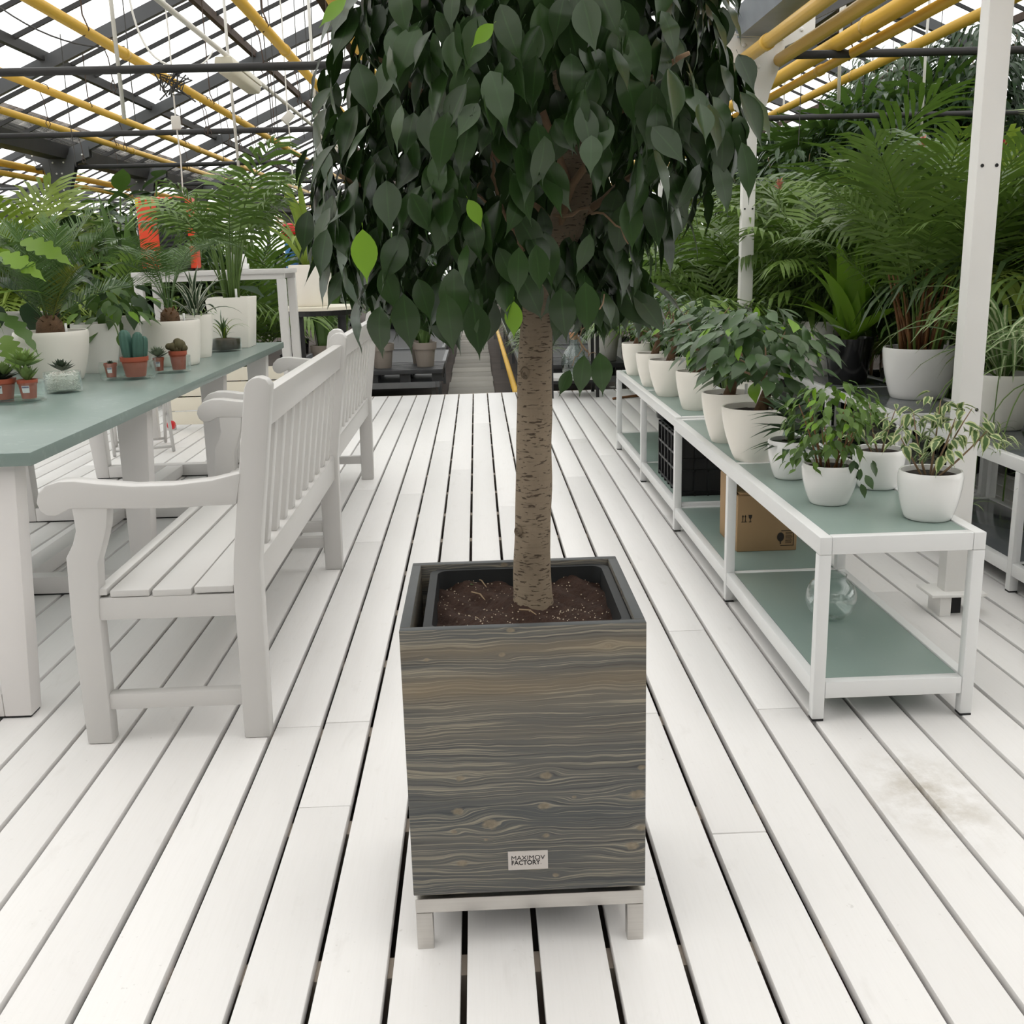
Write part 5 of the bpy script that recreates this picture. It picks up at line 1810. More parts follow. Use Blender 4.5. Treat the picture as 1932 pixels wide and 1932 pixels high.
def build_table_plants():
    z = TZ
    # ---- glass dishes with succulents along the near edge
    glass_dish('round glass dish holding two red pots of green succulents', (-1.79, 4.03, z), 0.235, 0.078)
    t = red_pot('potted_succulent', 'dark-tipped succulent in a wide red pot inside a glass dish', (-1.838, 4.03, z + 0.0125), 0.118, 0.078)
    rosette(t, SUC, 40, 0.070, 0.085, 'leaf_succulent_dark', 1)
    rosette(t, SUC, 26, 0.090, 0.06, 'leaf_succulent', 2, (0.03, -0.02), (0.5, 2.5))
    t = red_pot('potted_succulent', 'lime green rosette succulent in a small labelled red pot', (-1.733, 4.03, z + 0.0125), 0.074, 0.072)
    obj('stem', MB().tube([(0, 0, 0.05), (0, 0, 0.11)], 0.005, 6).mesh('stem', 'green_stem'), t)
    rosette(t, SUC, 30, 0.062, 0.07, 'leaf_succulent', 3, (0, 0), (0.6, 3.0))
    rosette(t, SUC, 34, 0.120, 0.085, 'leaf_succulent', 4, (-0.004, 0), (0.1, 1.2))
    # pebbles
    glass_dish('straight glass jar filled with white pebbles and one dark rosette', (-1.705, 4.30, z), 0.145, 0.085)
    t = thing('pebble_succulent', 'dark echeveria rosette bedded on white pebbles in a glass jar', 'plant', (-1.705, 4.30, z + 0.0125))
    r = random.Random(6)
    m = MB()
    for i in range(620):
        a, q = r.uniform(0, 2 * PI), 0.064 * math.sqrt(r.random())
        hz = r.uniform(0.002, 0.066 + 0.008 * (1 - (q / 0.064) ** 2))
        if q < 0.045 and hz < 0.05:
            q = r.uniform(0.055, 0.064)
        s = r.uniform(0.003, 0.0052)
        c = Vector((q * math.cos(a), q * math.sin(a), hz))
        vs = [c + Vector(d) * s * r.uniform(0.7, 1.2) for d in ((1, 0, 0), (-1, 0, 0), (0, 1, 0), (0, -1, 0), (0, 0, 0.8), (0, 0, -0.8))]
        m.add(vs, [(0, 2, 4), (2, 1, 4), (1, 3, 4), (3, 0, 4), (2, 0, 5), (1, 2, 5), (3, 1, 5), (0, 3, 5)])
    m.lathe([(0.05, 0.001), (0.052, 0.06), (0.001, 0.064)], 16)
    tag(obj('pebbles', m.mesh('pebbles', 'pebble_white'), t), kind='stuff')
    rosette(t, SUC, 34, 0.074, 0.058, 'leaf_succulent_dark', 5, (0, 0), (0.15, 1.8))
    # cactus dish
    glass_dish('oval glass dish with a blue cactus in a red pot', (-1.588, 4.745, z), 0.23, 0.078, 1.06, 0.8)
    t = red_pot('potted_cactus', 'blue-green columnar cactus in a wide red pot', (-1.552, 4.745, z + 0.0125), 0.122, 0.088, False)
    for k, (cx, cy, rad, h, lean) in enumerate(((-0.022, 0.0, 0.025, 0.135, -0.08), (0.018, -0.012, 0.022, 0.125, 0.10), (0.032, 0.014, 0.019, 0.105, 0.14), (0.0, 0.024, 0.018, 0.095, 0.0))):
        m = MB()
        n = 24
        prof = [(0.75, 0), (0.95, 0.2), (1.0, 0.5), (0.97, 0.75), (0.8, 0.92), (0.45, 1.0), (0.02, 1.02)]
        for q, zz in prof:
            for j in range(n):
                a = 2 * PI * j / n
                rr = rad * q * (1 + 0.20 * math.cos(6 * a))
                m.v.append((rr * math.cos(a) + lean * h * zz, rr * math.sin(a), h * zz))
        for i in range(len(prof) - 1):
            for j in range(n):
                a, b = i * n + j, i * n + (j + 1) % n
                m.f.append((a, b, b + n, a + n))
        obj('column', m.mesh('column', 'cactus_blue', smooth=True), t, (cx, cy, 0.07))
    t = red_pot('potted_succulent', 'tiny succulent in a small plain red pot beside the blue cactus', (-1.660, 4.74, z + 0.0125), 0.058, 0.062)
    rosette(t, SUC, 18, 0.052, 0.028, 'leaf_succulent_dark', 6)
    # brown cactus dish
    glass_dish('round glass dish with a brown crested cactus and pale rosette', (-1.462, 5.0, z), 0.178, 0.078)
    t = red_pot('potted_cactus', 'brown crested cactus in a red pot', (-1.430, 5.005, z + 0.0125), 0.084, 0.088, False)
    m = MB()
    rr = random.Random(8)
    for k, (cx, cz, s) in enumerate(((-0.014, 0.105, 0.024), (0.012, 0.115, 0.027), (0.0, 0.095, 0.024), (0.03, 0.10, 0.018), (-0.036, 0.108, 0.017), (0.005, 0.128, 0.019))):
        n = 18
        o = len(m.v)
        for i in range(7):
            f = PI * i / 6
            for j in range(n):
                a = 2 * PI * j / n
                q = s * max(0.02, math.sin(f)) * (1 + 0.14 * math.cos(9 * a))
                m.v.append((cx + q * math.cos(a), q * math.sin(a), cz - s * math.cos(f)))
        for i in range(6):
            for j in range(n):
                a, b = o + i * n + j, o + i * n + (j + 1) % n
                m.f.append((a, b, b + n, a + n))
    obj('crest', m.mesh('crest', 'cactus_brown', smooth=True), t)
    t = red_pot('potted_succulent', 'pale grey rosette in a tiny labelled red pot', (-1.512, 4.965, z + 0.0125), 0.052, 0.062)
    rosette(t, SUC, 30, 0.062, 0.062, 'leaf_succulent_pale', 7, (0, 0), (0.2, 1.8))
    # air plant dish at the far end
    glass_dish('low glass dish of dark earth with a spiky star plant', (-1.482, 6.16, z), 0.19, 0.075)
    t = thing('star_plant', 'spiky dark star plant growing in the low glass dish', 'plant', (-1.482, 6.16, z + 0.0125))
    obj('soil', MB().lathe([(0.088, 0.0), (0.089, 0.055), (0.05, 0.062), (0.001, 0.064)], 24).mesh('soil', 'moss_soil', smooth=True), t)
    fan(t, ST_D, 18, 0.058, (0.09, 0.17), 11, 'leaf_bonsai', 'leaf', 0.02, (-0.7, 0.1))
    fan(t, ST_S, 8, 0.058, (0.16, 0.22), 12, 'leaf_palm_light', 'leaf', 0.03, (-0.3, 0.3))
    # ---- big pots
    t = potted('potted_cycad', 'spreading cycad with one yellowing frond in a broad cream pot', 'plant', (-1.93, 4.80, z), 0.318, 0.232, 0.222, 'pot_cream', 'taper', True)
    obj('caudex', MB().lathe([(0.045, 0.19), (0.062, 0.215), (0.055, 0.26), (0.03, 0.29), (0.002, 0.295)], 14).mesh('caudex', 'caudex', smooth=True), t)
    for i in range(26):
        az, e = i * 2.4, 0.2 + (i / 26) * 1.6
        place('scale_leaf', TRI[0], t, xform((0.035 * math.cos(az), 0.035 * math.sin(az), 0.205 + 0.075 * i / 26), (math.cos(az), math.sin(az), e), (0, 0, 1), 0.045), 'caudex')
    fan(t, FR_C, 18, 0.26, (0.44, 0.60), 13, None, 'frond', 0.02, (-0.25, 0.25))
    o = obj('frond', FR_C[0], t, (0.02, -0.02, 0.25), Euler((0, 0, -2.2)), 0.36, 'leaf_cycad_yellow')
    tag(o, 'yellowing frond')
    t = potted('potted_pothos', 'trailing heart-leaved pothos in a cream pot beside the cycad', 'plant', (-1.845, 5.12, z), 0.22, 0.15, 0.235, 'pot_matt_white', 'taper')
    bushy(t, BRD, 46, (0.05, 0.02, 0.32), (0.20, 0.17, 0.11), (0.07, 0.12), 0.4, 14, 'leaf_broad', shell=0.2, out=0.8, fresh=0.1, fmat='leaf_fresh')
    obj('vine', MB().tube(bez((0.08, -0.08, 0.24), (0.14, -0.12, 0.28), (0.15, -0.12, 0.16), 6), 0.003, 5).mesh('vine', 'green_stem'), t)
    place('leaf', BRD[1], t, xform((0.15, -0.12, 0.20), (0.1, -0.1, -1), (0.2, -1, 0), 0.07))
    t = potted('potted_philodendron', 'squarish cream pot with low philodendron leaves', 'plant', (-1.835, 5.50, z), 0.18, 0.15, 0.245, 'pot_matt_white', 'plain')
    bushy(t, BRD, 26, (0.0, 0, 0.36), (0.18, 0.15, 0.10), (0.09, 0.13), 0.3, 15, 'leaf_bonsai', shell=0.2, out=0.8)
    t = potted('potted_cycad', 'upright cycad with arching fronds in a smooth cream pot', 'plant', (-1.557, 5.38, z), 0.286, 0.245, 0.226, 'pot_cream', 'taper', True)
    obj('caudex', MB().lathe([(0.035, 0.195), (0.05, 0.22), (0.045, 0.26), (0.022, 0.285), (0.002, 0.29)], 14).mesh('caudex', 'caudex', smooth=True), t)
    for i in range(20):
        az, e = i * 2.4, 0.4 + (i / 20) * 1.8
        place('scale_leaf', TRI[0], t, xform((0.028 * math.cos(az), 0.028 * math.sin(az), 0.21 + 0.06 * i / 20), (math.cos(az), math.sin(az), e), (0, 0, 1), 0.045), 'cane_orange')
    fan(t, FR_U, 10, 0.26, (0.46, 0.60), 16, None, 'frond', 0.015, (-0.05, 0.10))
    t = potted('potted_dracaena', 'white-striped dracaena in a narrow cream pot', 'plant', (-1.54, 5.80, z), 0.175, 0.13, 0.232, 'pot_cream', 'taper')
    fan(t, ST_W, 22, 0.21, (0.20, 0.32), 17, None, 'leaf', 0.02, (-0.3, 0.3))
    bushy(t, BEN, 60, (0.0, 0, 0.24), (0.10, 0.10, 0.03), (0.02, 0.03), 0.1, 18, 'leaf_succulent', shell=0.0, out=0.9)
    # kentia in a square pot
    t = thing('potted_palm', 'tall kentia palm in a square cream pot at the table end', 'plant', (-1.49, 6.46, z))
    h = 0.30
    w0, w1 = 0.105, 0.128
    m = MB()
    m.add([(-w0, -w0, 0), (w0, -w0, 0), (w0, w0, 0), (-w0, w0, 0), (-w1, -w1, h), (w1, -w1, h), (w1, w1, h), (-w1, w1, h), (-w1 + 0.008, -w1 + 0.008, h), (w1 - 0.008, -w1 + 0.008, h), (w1 - 0.008, w1 - 0.008, h), (-w1 + 0.008, w1 - 0.008, h),
           (-w1 + 0.012, -w1 + 0.012, h - 0.05), (w1 - 0.012, -w1 + 0.012, h - 0.05), (w1 - 0.012, w1 - 0.012, h - 0.05), (-w1 + 0.012, w1 - 0.012, h - 0.05)],
          [(0, 3, 2, 1), (0, 1, 5, 4), (1, 2, 6, 5), (2, 3, 7, 6), (3, 0, 4, 7), (4, 5, 9, 8), (5, 6, 10, 9), (6, 7, 11, 10), (7, 4, 8, 11), (8, 9, 13, 12), (9, 10, 14, 13), (10, 11, 15, 14), (11, 8, 12, 15)])
    obj('pot', m.mesh('pot', 'pot_cream', bevel=0.006), t)
    obj('soil', MB().box(-w1 + 0.0125, w1 - 0.0125, -w1 + 0.0125, w1 - 0.0125, h - 0.05, h - 0.03).mesh('soil', 'soil_dark'), t)
    obj('water_gauge', MB().tube([(0.05, -0.08, h - 0.03), (0.05, -0.08, h + 0.05)], 0.007, 8).mesh('water_gauge', 'gauge_plastic', smooth=True), t)
    areca(t, h - 0.03, 12, 0.95, 19, 11, None, 0.045, 'green_stem', 0.48, [FR_K[0], FR_K[2], FR_K[2]], (-0.06, 0.22))
    # back left: big pale pot, lime philodendron leaning in
    t = potted('potted_rubber_plant', 'large pale pot with dark leaves behind the broad cycad', 'plant', (-2.29, 5.25, z), 0.34, 0.26, 0.29, 'pot_matt_white', 'plain')
    bushy(t, BRD, 40, (0, 0, 0.50), (0.30, 0.25, 0.20), (0.12, 0.2), 0.3, 20, 'leaf_deep', shell=0.2, out=0.8)
    t = potted('potted_philodendron', 'lobed lime-green philodendron reaching over the table edge', 'plant', (-2.24, 4.55, z), 0.28, 0.2, 0.22, 'pot_cream', 'taper')
    r = random.Random(22)
    for i in range(16):
        az = i * 2.4
        d = Vector((math.cos(az), math.sin(az), r.uniform(-0.5, 0.35)))
        s = Vector((math.cos(az) * 0.14, math.sin(az) * 0.14, 0.33 + r.uniform(0, 0.30)))
        obj('leaf_stalk', MB().tube(bez((0, 0, 0.19), (s.x * 0.3, s.y * 0.3, s.z), s, 5), 0.004, 5).mesh('leaf_stalk', 'green_stem'), t)
        place('leaf', LOB[i % 2], t, xform(s, d, (0, 0, 1), r.uniform(0.20, 0.27)), 'leaf_broad' if i % 3 else None)
    for a, b, y, d, s, mt in ((0, 612, 4.40, (0.35, -0.2, -1), 0.16, 'leaf_palm'), (10, 448, 4.5, (1.0, -0.1, -0.25), 0.22, 'leaf_lime'), (-30, 470, 4.4, (1.0, -0.1, -0.35), 0.2, 'leaf_lime')):
        p = py_(a, b, y) - Vector(t.location)
        obj('leaf_stalk', MB().tube(bez((0, 0, 0.19), (p.x * 0.5, p.y * 0.5, p.z + 0.15), p, 6), 0.004, 5).mesh('leaf_stalk', 'green_stem'), t)
        place('leaf', LOB[0], t, xform(p, d, (0, -0.5, 1), s), mt)


build_table_plants()

# ================================================================== BEHIND THE TABLE
def build_counter():
    x0, x1, y0, y1, H = -2.56, -1.435, 8.0, 8.5, 1.262
    t = thing('counter_table', 'tall white counter table behind the plants carrying the orange machine', 'table', (x0, y0, 0))
    w, d = x1 - x0, y1 - y0
    obj('tabletop', MB().box(-0.01, w + 0.01, -0.01, d + 0.01, H - 0.035, H).mesh('tabletop', 'white_paint', bevel=0.003), t)
    for x in (0, w - 0.062):
        for y in (0, d - 0.062):
            obj('leg', MB().box(x, x + 0.062, y, y + 0.062, 0, H - 0.076).mesh('leg', 'white_paint', bevel=0.003), t)
    for y in (0.003, d - 0.03):
        obj('apron', MB().box(0, w, y, y + 0.027, H - 0.0755, H - 0.0355).mesh('apron', 'white_paint'), t)
    # plank front low down
    for k in range(4):
        obj('plank', MB().box(0.064, w - 0.064, 0.40, 0.42, 0.05 + k * 0.115, 0.155 + k * 0.115).mesh('plank', 'cream_laminate', bevel=0.003), t)
    m = thing('heater_machine', 'orange-red machine with a black grille on the white counter', 'machine', (-2.32, 8.22, H), 0.12)
    W, D, Hh = 0.40, 0.24, 0.54
    obj('housing', MB().box(-W / 2, W / 2, -D / 2, D / 2, 0.02, Hh).mesh('housing', 'orange_red', bevel=0.012), m)
    g = obj('grille', MB().box(-0.055, 0.155, -D / 2 - 0.012, -D / 2, 0.02, Hh - 0.015).mesh('grille', 'black_plastic', bevel=0.004), m)
    for k in range(14):
        obj('slat', MB().box(-0.045, 0.145, -D / 2 - 0.020, -D / 2 - 0.0125, 0.06 + k * 0.032, 0.075 + k * 0.032).mesh('slat', 'pallet_plastic'), g)
    obj('tag', MB().box(-W / 2 - 0.002, -W / 2 + 0.02, -D / 2 - 0.003, -D / 2 - 0.0002, Hh - 0.06, Hh - 0.005).mesh('tag', 'yellow_tag'), m)
    for x in (-0.15, 0.15):
        obj('foot', MB().box(x - 0.03, x + 0.03, -0.08, 0.08, 0, 0.0198).mesh('foot', 'rubber'), m)
    # soap tray with two small pump bottles
    p = py_(450, 506, 8.2)
    q = thing('soap_tray', 'small white tray on the counter end', 'tray', (p.x, 8.2, H))
    obj('tray', MB().box(-0.075, 0.075, -0.05, 0.05, 0, 0.045).mesh('tray', 'pot_white', bevel=0.008), q)
    for dx, lab in ((-0.04, 'white pump bottle with black top, taller of the pair'), (0.045, 'white pump bottle, shorter of the pair on the tray')):
        b = thing('pump_bottle', lab, 'bottle', (p.x + dx, 8.2, H + 0.0452))
        hh = 0.075 if dx < 0 else 0.06
        obj('body', MB().lathe([(0.022, 0), (0.024, 0.005), (0.024, hh * 0.7), (0.010, hh), (0.010, hh + 0.01)], 16, close=True).mesh('body', 'pot_white', smooth=True), b)
        obj('pump', MB().tube([(0, 0, hh + 0.01), (0, 0, hh + 0.04), (-0.03, 0, hh + 0.042)], 0.005, 6).mesh('pump', 'black_plastic'), b)


build_counter()


def build_round_table():
    Y = 9.08
    c = py_(604, 577, Y)
    z = c.z
    t = thing('round_table', 'round cream-topped table on black legs behind the benches', 'table', (c.x, Y, 0))
    R = 0.352
    obj('tabletop', auto_sharp(MB().lathe([(R - 0.01, z - 0.03), (R, z - 0.027), (R, z - 0.003), (R - 0.003, z), (0.001, z)], 48).mesh('tabletop', 'cream_laminate')), t)
    for k in range(4):
        a = PI / 4 + k * PI / 2 + 0.2
        x, y = 0.25 * math.cos(a), 0.25 * math.sin(a)
        obj('leg', MB().box(x - 0.02, x + 0.02, y - 0.02, y + 0.02, 0, z - 0.0755).mesh('leg', 'black_metal'), t)
    obj('apron', MB().lathe([(0.265, z - 0.075), (0.285, z - 0.075), (0.285, z - 0.0305), (0.265, z - 0.0305)], 40).mesh('apron', 'black_metal'), t)
    q = py_(590, 573, Y)
    t = potted('potted_bromeliad', 'tall strap-leaved plant in a cream pot on the round table', 'plant', (q.x, Y - 0.02, z), 0.355, 0.27, 0.345, 'pot_cream', 'taper')
    fan(t, ST_D, 20, 0.31, (0.50, 0.95), 51, 'leaf_palm_light', 'leaf', 0.06, (-0.15, 0.35))


build_round_table()


def build_folding_chair():
    t = thing('folding_chair', 'white metal folding chair with a red reflector under the table', 'chair', (-2.48, 7.55, 0.010), 0.35)
    for s in (-1, 1):
        obj('leg', MB().tube([(s * 0.20, -0.22, 0.0), (s * 0.20, 0.22, 0.46), (s * 0.20, 0.26, 0.80)], 0.0125, 8).mesh('leg', 'white_paint', smooth=True), t)
        obj('leg', MB().tube([(s * 0.175, 0.24, 0.0), (s * 0.175, -0.20, 0.45)], 0.0125, 8).mesh('leg', 'white_paint', smooth=True), t)
    for y, zz, w in ((-0.19, 0.03, 0.2), (0.21, 0.03, 0.175)):
        obj('cross_bar', MB().tube([(-w, y, zz), (w, y, zz)], 0.010, 8).mesh('cross_bar', 'white_paint', smooth=True), t)
    obj('seat', MB().box(-0.195, 0.195, -0.21, 0.19, 0.452, 0.47).mesh('seat', 'white_paint', bevel=0.004), t)
    obj('backrest', MB().box(-0.195, 0.195, 0.235, 0.25, 0.66, 0.80).mesh('backrest', 'white_paint', bevel=0.004), t)
    obj('reflector', MB().lathe([(0.012, 0), (0.028, 0.006), (0.034, 0.03), (0.030, 0.045), (0.001, 0.05)], 16).mesh('reflector', 'red_plastic', smooth=True), t, (0.205, 0.20, 0.13), (PI / 2, 0, 0.9))


build_folding_chair()


# ================================================================== BEYOND THE DECK
def build_beyond():
    def nursery_bench(x0, x1, y0, y1, zt, label):
        t = thing('nursery_bench', label, 'bench', ((x0 + x1) / 2, (y0 + y1) / 2, G_Z))
        w, d, h = (x1 - x0) / 2, (y1 - y0) / 2, zt - G_Z
        for s in (-1, 1):
            obj('side_rail', MB().box(s * w - 0.02, s * w + 0.02, -d, d, h - 0.06, h).mesh('side_rail', 'bench_steel'), t)
            obj('end_rail', MB().box(-w + 0.021, w - 0.021, s * d - 0.02, s * d + 0.02, h - 0.06, h).mesh('end_rail', 'bench_steel'), t)
        obj('deck_panel', MB().box(-w + 0.021, w - 0.021, -d + 0.021, d - 0.021, h - 0.02, h - 0.004).mesh('deck_panel', 'pallet_plastic'), t)
        n = max(2, int((y1 - y0) / 1.6) + 1)
        for s in (-1, 1):
            for k in range(n):
                y = -d + 0.15 + (2 * d - 0.3) * k / (n - 1)
                obj('leg', MB().box(s * (w - 0.05) - 0.02, s * (w - 0.05) + 0.02, y - 0.02, y + 0.02, 0, h - 0.0605).mesh('leg', 'bench_steel'), t)
        return t
    zt = 0.085
    nursery_bench(-2.30, -0.43, 10.62, 14.4, zt, 'low steel nursery bench with black pallets left of the walkway')
    nursery_bench(0.50, 1.56, 10.62, 14.4, zt, 'low steel nursery bench of spider plants right of the walkway')
    nursery_bench(-2.30, -0.50, 14.8, 22.0, zt, 'second steel nursery bench farther down left of the walkway')
    nursery_bench(0.50, 1.56, 14.8, 22.0, zt, 'second steel nursery bench farther down right of the walkway')
    # pallets
    pal = thing('plastic_pallet', 'dark grey plastic pallet holding taupe pots beside the walkway', 'pallet', (-0.76, 11.02, zt))
    for y in (-0.36, 0.0, 0.36):
        for x in (-0.33, 0.0, 0.33):
            obj('block', MB().box(x - 0.055, x + 0.055, y - 0.04, y + 0.04, 0.0, 0.085).mesh('block', 'pallet_plastic'), pal)
    for k in range(7):
        y = -0.40 + k * 0.1333
        obj('slat', MB().box(-0.39, 0.39, y - 0.045, y + 0.045, 0.0852, 0.130).mesh('slat', 'pallet_plastic', bevel=0.004), pal)
    p2 = copy_tree(pal)
    p2.location = (-1.62, 11.02, zt)
    p2['label'] = 'dark grey plastic pallet farther from the walkway, behind the round table'
    p3 = copy_tree(pal)
    p3.location = (1.135, 11.08, zt)
    p3['label'] = 'dark grey plastic pallet beyond the far shelf end'

    def taupe(x, y, z, lab, sd, meshes=ST_V, n=14, sc=(0.5, 0.95), mat=None):
        t = thing('potted_snake_plant', lab, 'plant', (x, y, z))
        d, h = 0.25, 0.25
        prof = [(0.088, 0), (0.108, 0.18), (0.122, 0.18), (0.126, h), (0.116, h), (0.105, h - 0.03), (0.001, h - 0.03)]
        obj('pot', auto_sharp(MB().lathe(prof, 28).mesh('pot', 'pot_taupe'), 30), t)
        obj('soil', MB().lathe([(0.105, h - 0.028), (0.001, h - 0.02)], 16).mesh('soil', 'soil_dark', fix=False), t)
        fan(t, meshes, n, h - 0.03, sc, sd, mat, 'leaf', 0.06, (-0.1, 0.2))
    zz = zt + 0.1303
    taupe(-0.56, 10.90, zz, 'snake plant in a taupe pot on the pallet edge by the walkway', 61)
    taupe(-1.00, 10.88, zz, 'snake plant in a taupe pot in the middle of the pallet', 62)
    taupe(-1.62, 10.9, zz, 'snake plant in a taupe pot behind the round table legs', 63)
    taupe(-0.62, 11.25, zz, 'broad-leaved plant in a taupe pot at the back of the pallet', 64, ST_D, 16, (0.45, 0.8), 'leaf_broad')
    # black rack at the deck edge with the glass carboy
    t = thing('metal_rack', 'black metal rack with a white shelf at the deck edge', 'rack', (0.66, 9.66, 0))
    for x, h in ((0, 0.80), (0.43, 0.80)):
        for y in (0, 0.42):
            obj('post', MB().box(x, x + 0.03, y, y + 0.03, 0, h).mesh('post', 'black_metal'), t)
    obj('shelf_board', MB().box(0.0305, 0.4295, 0.002, 0.448, 0.165, 0.19).mesh('shelf_board', 'white_paint'), t)
    for y in (-0.001, 0.4485):
        obj('rail', MB().box(0.0305, 0.4295, y, y + 0.0025 if y > 0 else 0.0015, 0.135, 0.164).mesh('rail', 'black_metal'), t)
    obj('top_rail', MB().box(0.0305, 0.4295, 0.0, 0.03, 0.775, 0.80).mesh('top_rail', 'black_metal'), t)
    c = py_(1083, 700, 9.9)
    t = thing('glass_carboy', 'big clear glass carboy with a cork stopper on the rack', 'bottle', (c.x, 9.90, 0.1902))
    prof = [(0.085, 0.0), (0.098, 0.006), (0.112, 0.04), (0.122, 0.10), (0.118, 0.16), (0.098, 0.215), (0.062, 0.26), (0.048, 0.29), (0.044, 0.345), (0.050, 0.36), (0.044, 0.36), (0.040, 0.345), (0.044, 0.29), (0.058, 0.262), (0.094, 0.215), (0.114, 0.16), (0.118, 0.10), (0.108, 0.04), (0.001, 0.008)]
    obj('bottle_glass', MB().lathe(prof, 36).mesh('bottle_glass', 'dish_glass', smooth=True), t)
    obj('cork', MB().lathe([(0.036, 0.335), (0.042, 0.395), (0.040, 0.40), (0.001, 0.40)], 18).mesh('cork', 'cork', smooth=False), t)
    obj('seal', MB().lathe([(0.035, 0.0), (0.035, 0.003), (0.030, 0.004), (0.001, 0.004)], 20).mesh('seal', 'dish_glass'), t, (0.03, -0.116, 0.095), (PI / 2, 0, 0.2))
    t = potted('potted_plant', 'white pot with drooping leaves behind the glass carboy', 'plant', (1.31, 10.95, zt + 0.1303), 0.36, 0.28, 0.36, 'pot_matt_white', 'plain')
    fan(t, ST_D, 16, 0.33, (0.5, 0.9), 66, 'leaf_palm_light', 'leaf', 0.05, (-0.3, 0.2))
    # yellow rail along the walkway and orange hose end
    tag(obj('floor_pipe', MB().tube([(0.36, 10.3, -0.02), (0.36, 30, -0.02)], 0.032, 10).mesh('floor_pipe', 'yellow_pipe', smooth=True)), 'yellow pipe rail on the ground along the walkway', 'pipe')
    for x, y, lab in ((0.36, 11.2, 'steel bracket carrying the walkway pipe'), (0.36, 16, 'steel bracket carrying the walkway pipe'), (0.36, 22, 'steel bracket carrying the walkway pipe')):
        tag(obj('pipe_bracket', MB().box(-0.03, 0.03, -0.03, 0.03, G_Z, -0.053).mesh('pipe_bracket', 'bench_steel'), None, (x, y, 0)), lab, 'bracket', 'brackets of the walkway pipe')
    tag(obj('floor_pipe', MB().tube([(0.45, 10.5, -0.07), (2.4, 10.5, -0.07)], 0.03, 10).mesh('floor_pipe', 'yellow_pipe', smooth=True)), 'yellow pipe crossing low behind the black rack', 'pipe')
    tag(obj('floor_pipe', MB().tube([(-2.2, 10.5, -0.16), (-0.6, 10.5, -0.16), (-0.55, 10.9, -0.2)], 0.03, 10).mesh('floor_pipe', 'yellow_pipe', smooth=True)), 'yellow pipe crossing low behind the benches under the pallets', 'pipe')
    tag(obj('hose_end', MB().tube([(1.22, 9.45, 0.012), (1.40, 9.55, 0.014), (1.52, 9.56, 0.02)], [0.011, 0.012, 0.016], 8).mesh('hose_end', 'cane_orange', smooth=True)), 'orange hose end lying on the deck past the shelf', 'hose')
    # blue post far away
    p = py_(547, 440, 15.5)
    t = thing('blue_post', 'blue painted post far behind the round table', 'post', (p.x, 15.5, G_Z))
    obj('shaft', MB().tube([(0, 0, 0), (0, 0, 2.0)], 0.09, 10).mesh('shaft', 'blue_paint', smooth=True), t)
    obj('cap', MB().lathe([(0.11, 2.0), (0.13, 2.1), (0.10, 2.2), (0.001, 2.22)], 12).mesh('cap', 'red_plastic', smooth=True), t)


build_beyond()


# ================================================================== THE CROWD OF PLANTS
OCC = [(1.69, y, 0.13) for y in FR_Y] + [(-4.71, y, 0.13) for y in FR_Y] + [(8.09, y, 0.13) for y in FR_Y]
OCC += [(-0.56, 10.90, 0.13), (-1.00, 10.88, 0.13), (-1.62, 10.9, 0.13), (-0.62, 11.25, 0.13), (1.31, 10.95, 0.18)] + [(0.628, 10.85 + 0.42 * i, 0.10) for i in range(14)]
_bp = py_(547, 440, 15.5)
OCC += [(_bp.x, 15.5, 0.14)]
BENCHES = [(-2.30, -0.43, 10.62, 14.4), (0.50, 1.56, 10.62, 14.4), (-2.30, -0.50, 14.8, 22.0), (0.50, 1.56, 14.8, 22.0)]
BLOCK = [(-0.75, 0.48, 10.2, 40), (-2.35, -0.3, 10.2, 10.62), (0.4, 2.45, 10.2, 10.62), (-2.03, -0.36, 10.58, 11.48), (0.72, 1.55, 10.64, 11.52),
         (0.90, 1.40, 2.6, 7.0), (1.98, 2.48, 2.6, 7.0), (0.6, 1.2, 9.6, 10.2), (-2.6, -0.8, 2.6, 9.5)]


def site(x, y, r=0.17, deck=None):
    """nearest free standing place for a pot of radius r: its x, y and the height of what it stands on"""
    if deck is None:
        deck = y < DECK_Y1 - 0.2 and DECK_X0 + 0.2 < x < DECK_X1 - 0.2
    for k in range(900):
        d = 0.028 * math.sqrt(k) * 1.6
        px, py = x + d * math.cos(k * 2.39996), y + d * math.sin(k * 2.39996)
        if not (-10.7 < px < 14.0 and -2.5 < py < 35.8):
            continue
        if any(a - r < px < b + r and c - r < py < e + r for a, b, c, e in BLOCK):
            continue
        if any((px - a) ** 2 + (py - b) ** 2 < (r + q + 0.008) ** 2 for a, b, q in OCC):
            continue
        on_deck = DECK_X0 + r < px < DECK_X1 - r and DECK_Y0 + r < py < DECK_Y1 - r
        off_deck = px < DECK_X0 - r - 0.03 or px > DECK_X1 + r + 0.03 or py > DECK_Y1 + r + 0.05
        if deck:
            if not on_deck:
                continue
            z = 0.0015
        else:
            if not off_deck:
                continue
            if any(a + r + 0.03 < px < b - r - 0.03 and c + r + 0.03 < py < e - r - 0.03 for a, b, c, e in BENCHES):
                z = 0.0815
            elif any(a - r - 0.03 < px < b + r + 0.03 and c - r - 0.03 < py < e + r + 0.03 for a, b, c, e in BENCHES):
                continue
            else:
                z = G_Z
        OCC.append((px, py, r))
        return px, py, z
    raise RuntimeError('no room for a pot near %.2f %.2f' % (x, y))


def tub(t, r=0.16, h=0.28, mat='pot_black'):
    pm, sm = pot_meshes(r, r * 0.8, h, 'plain', mat)
    obj('pot', pm, t)
    obj('soil', sm, t)
    return h * 0.88


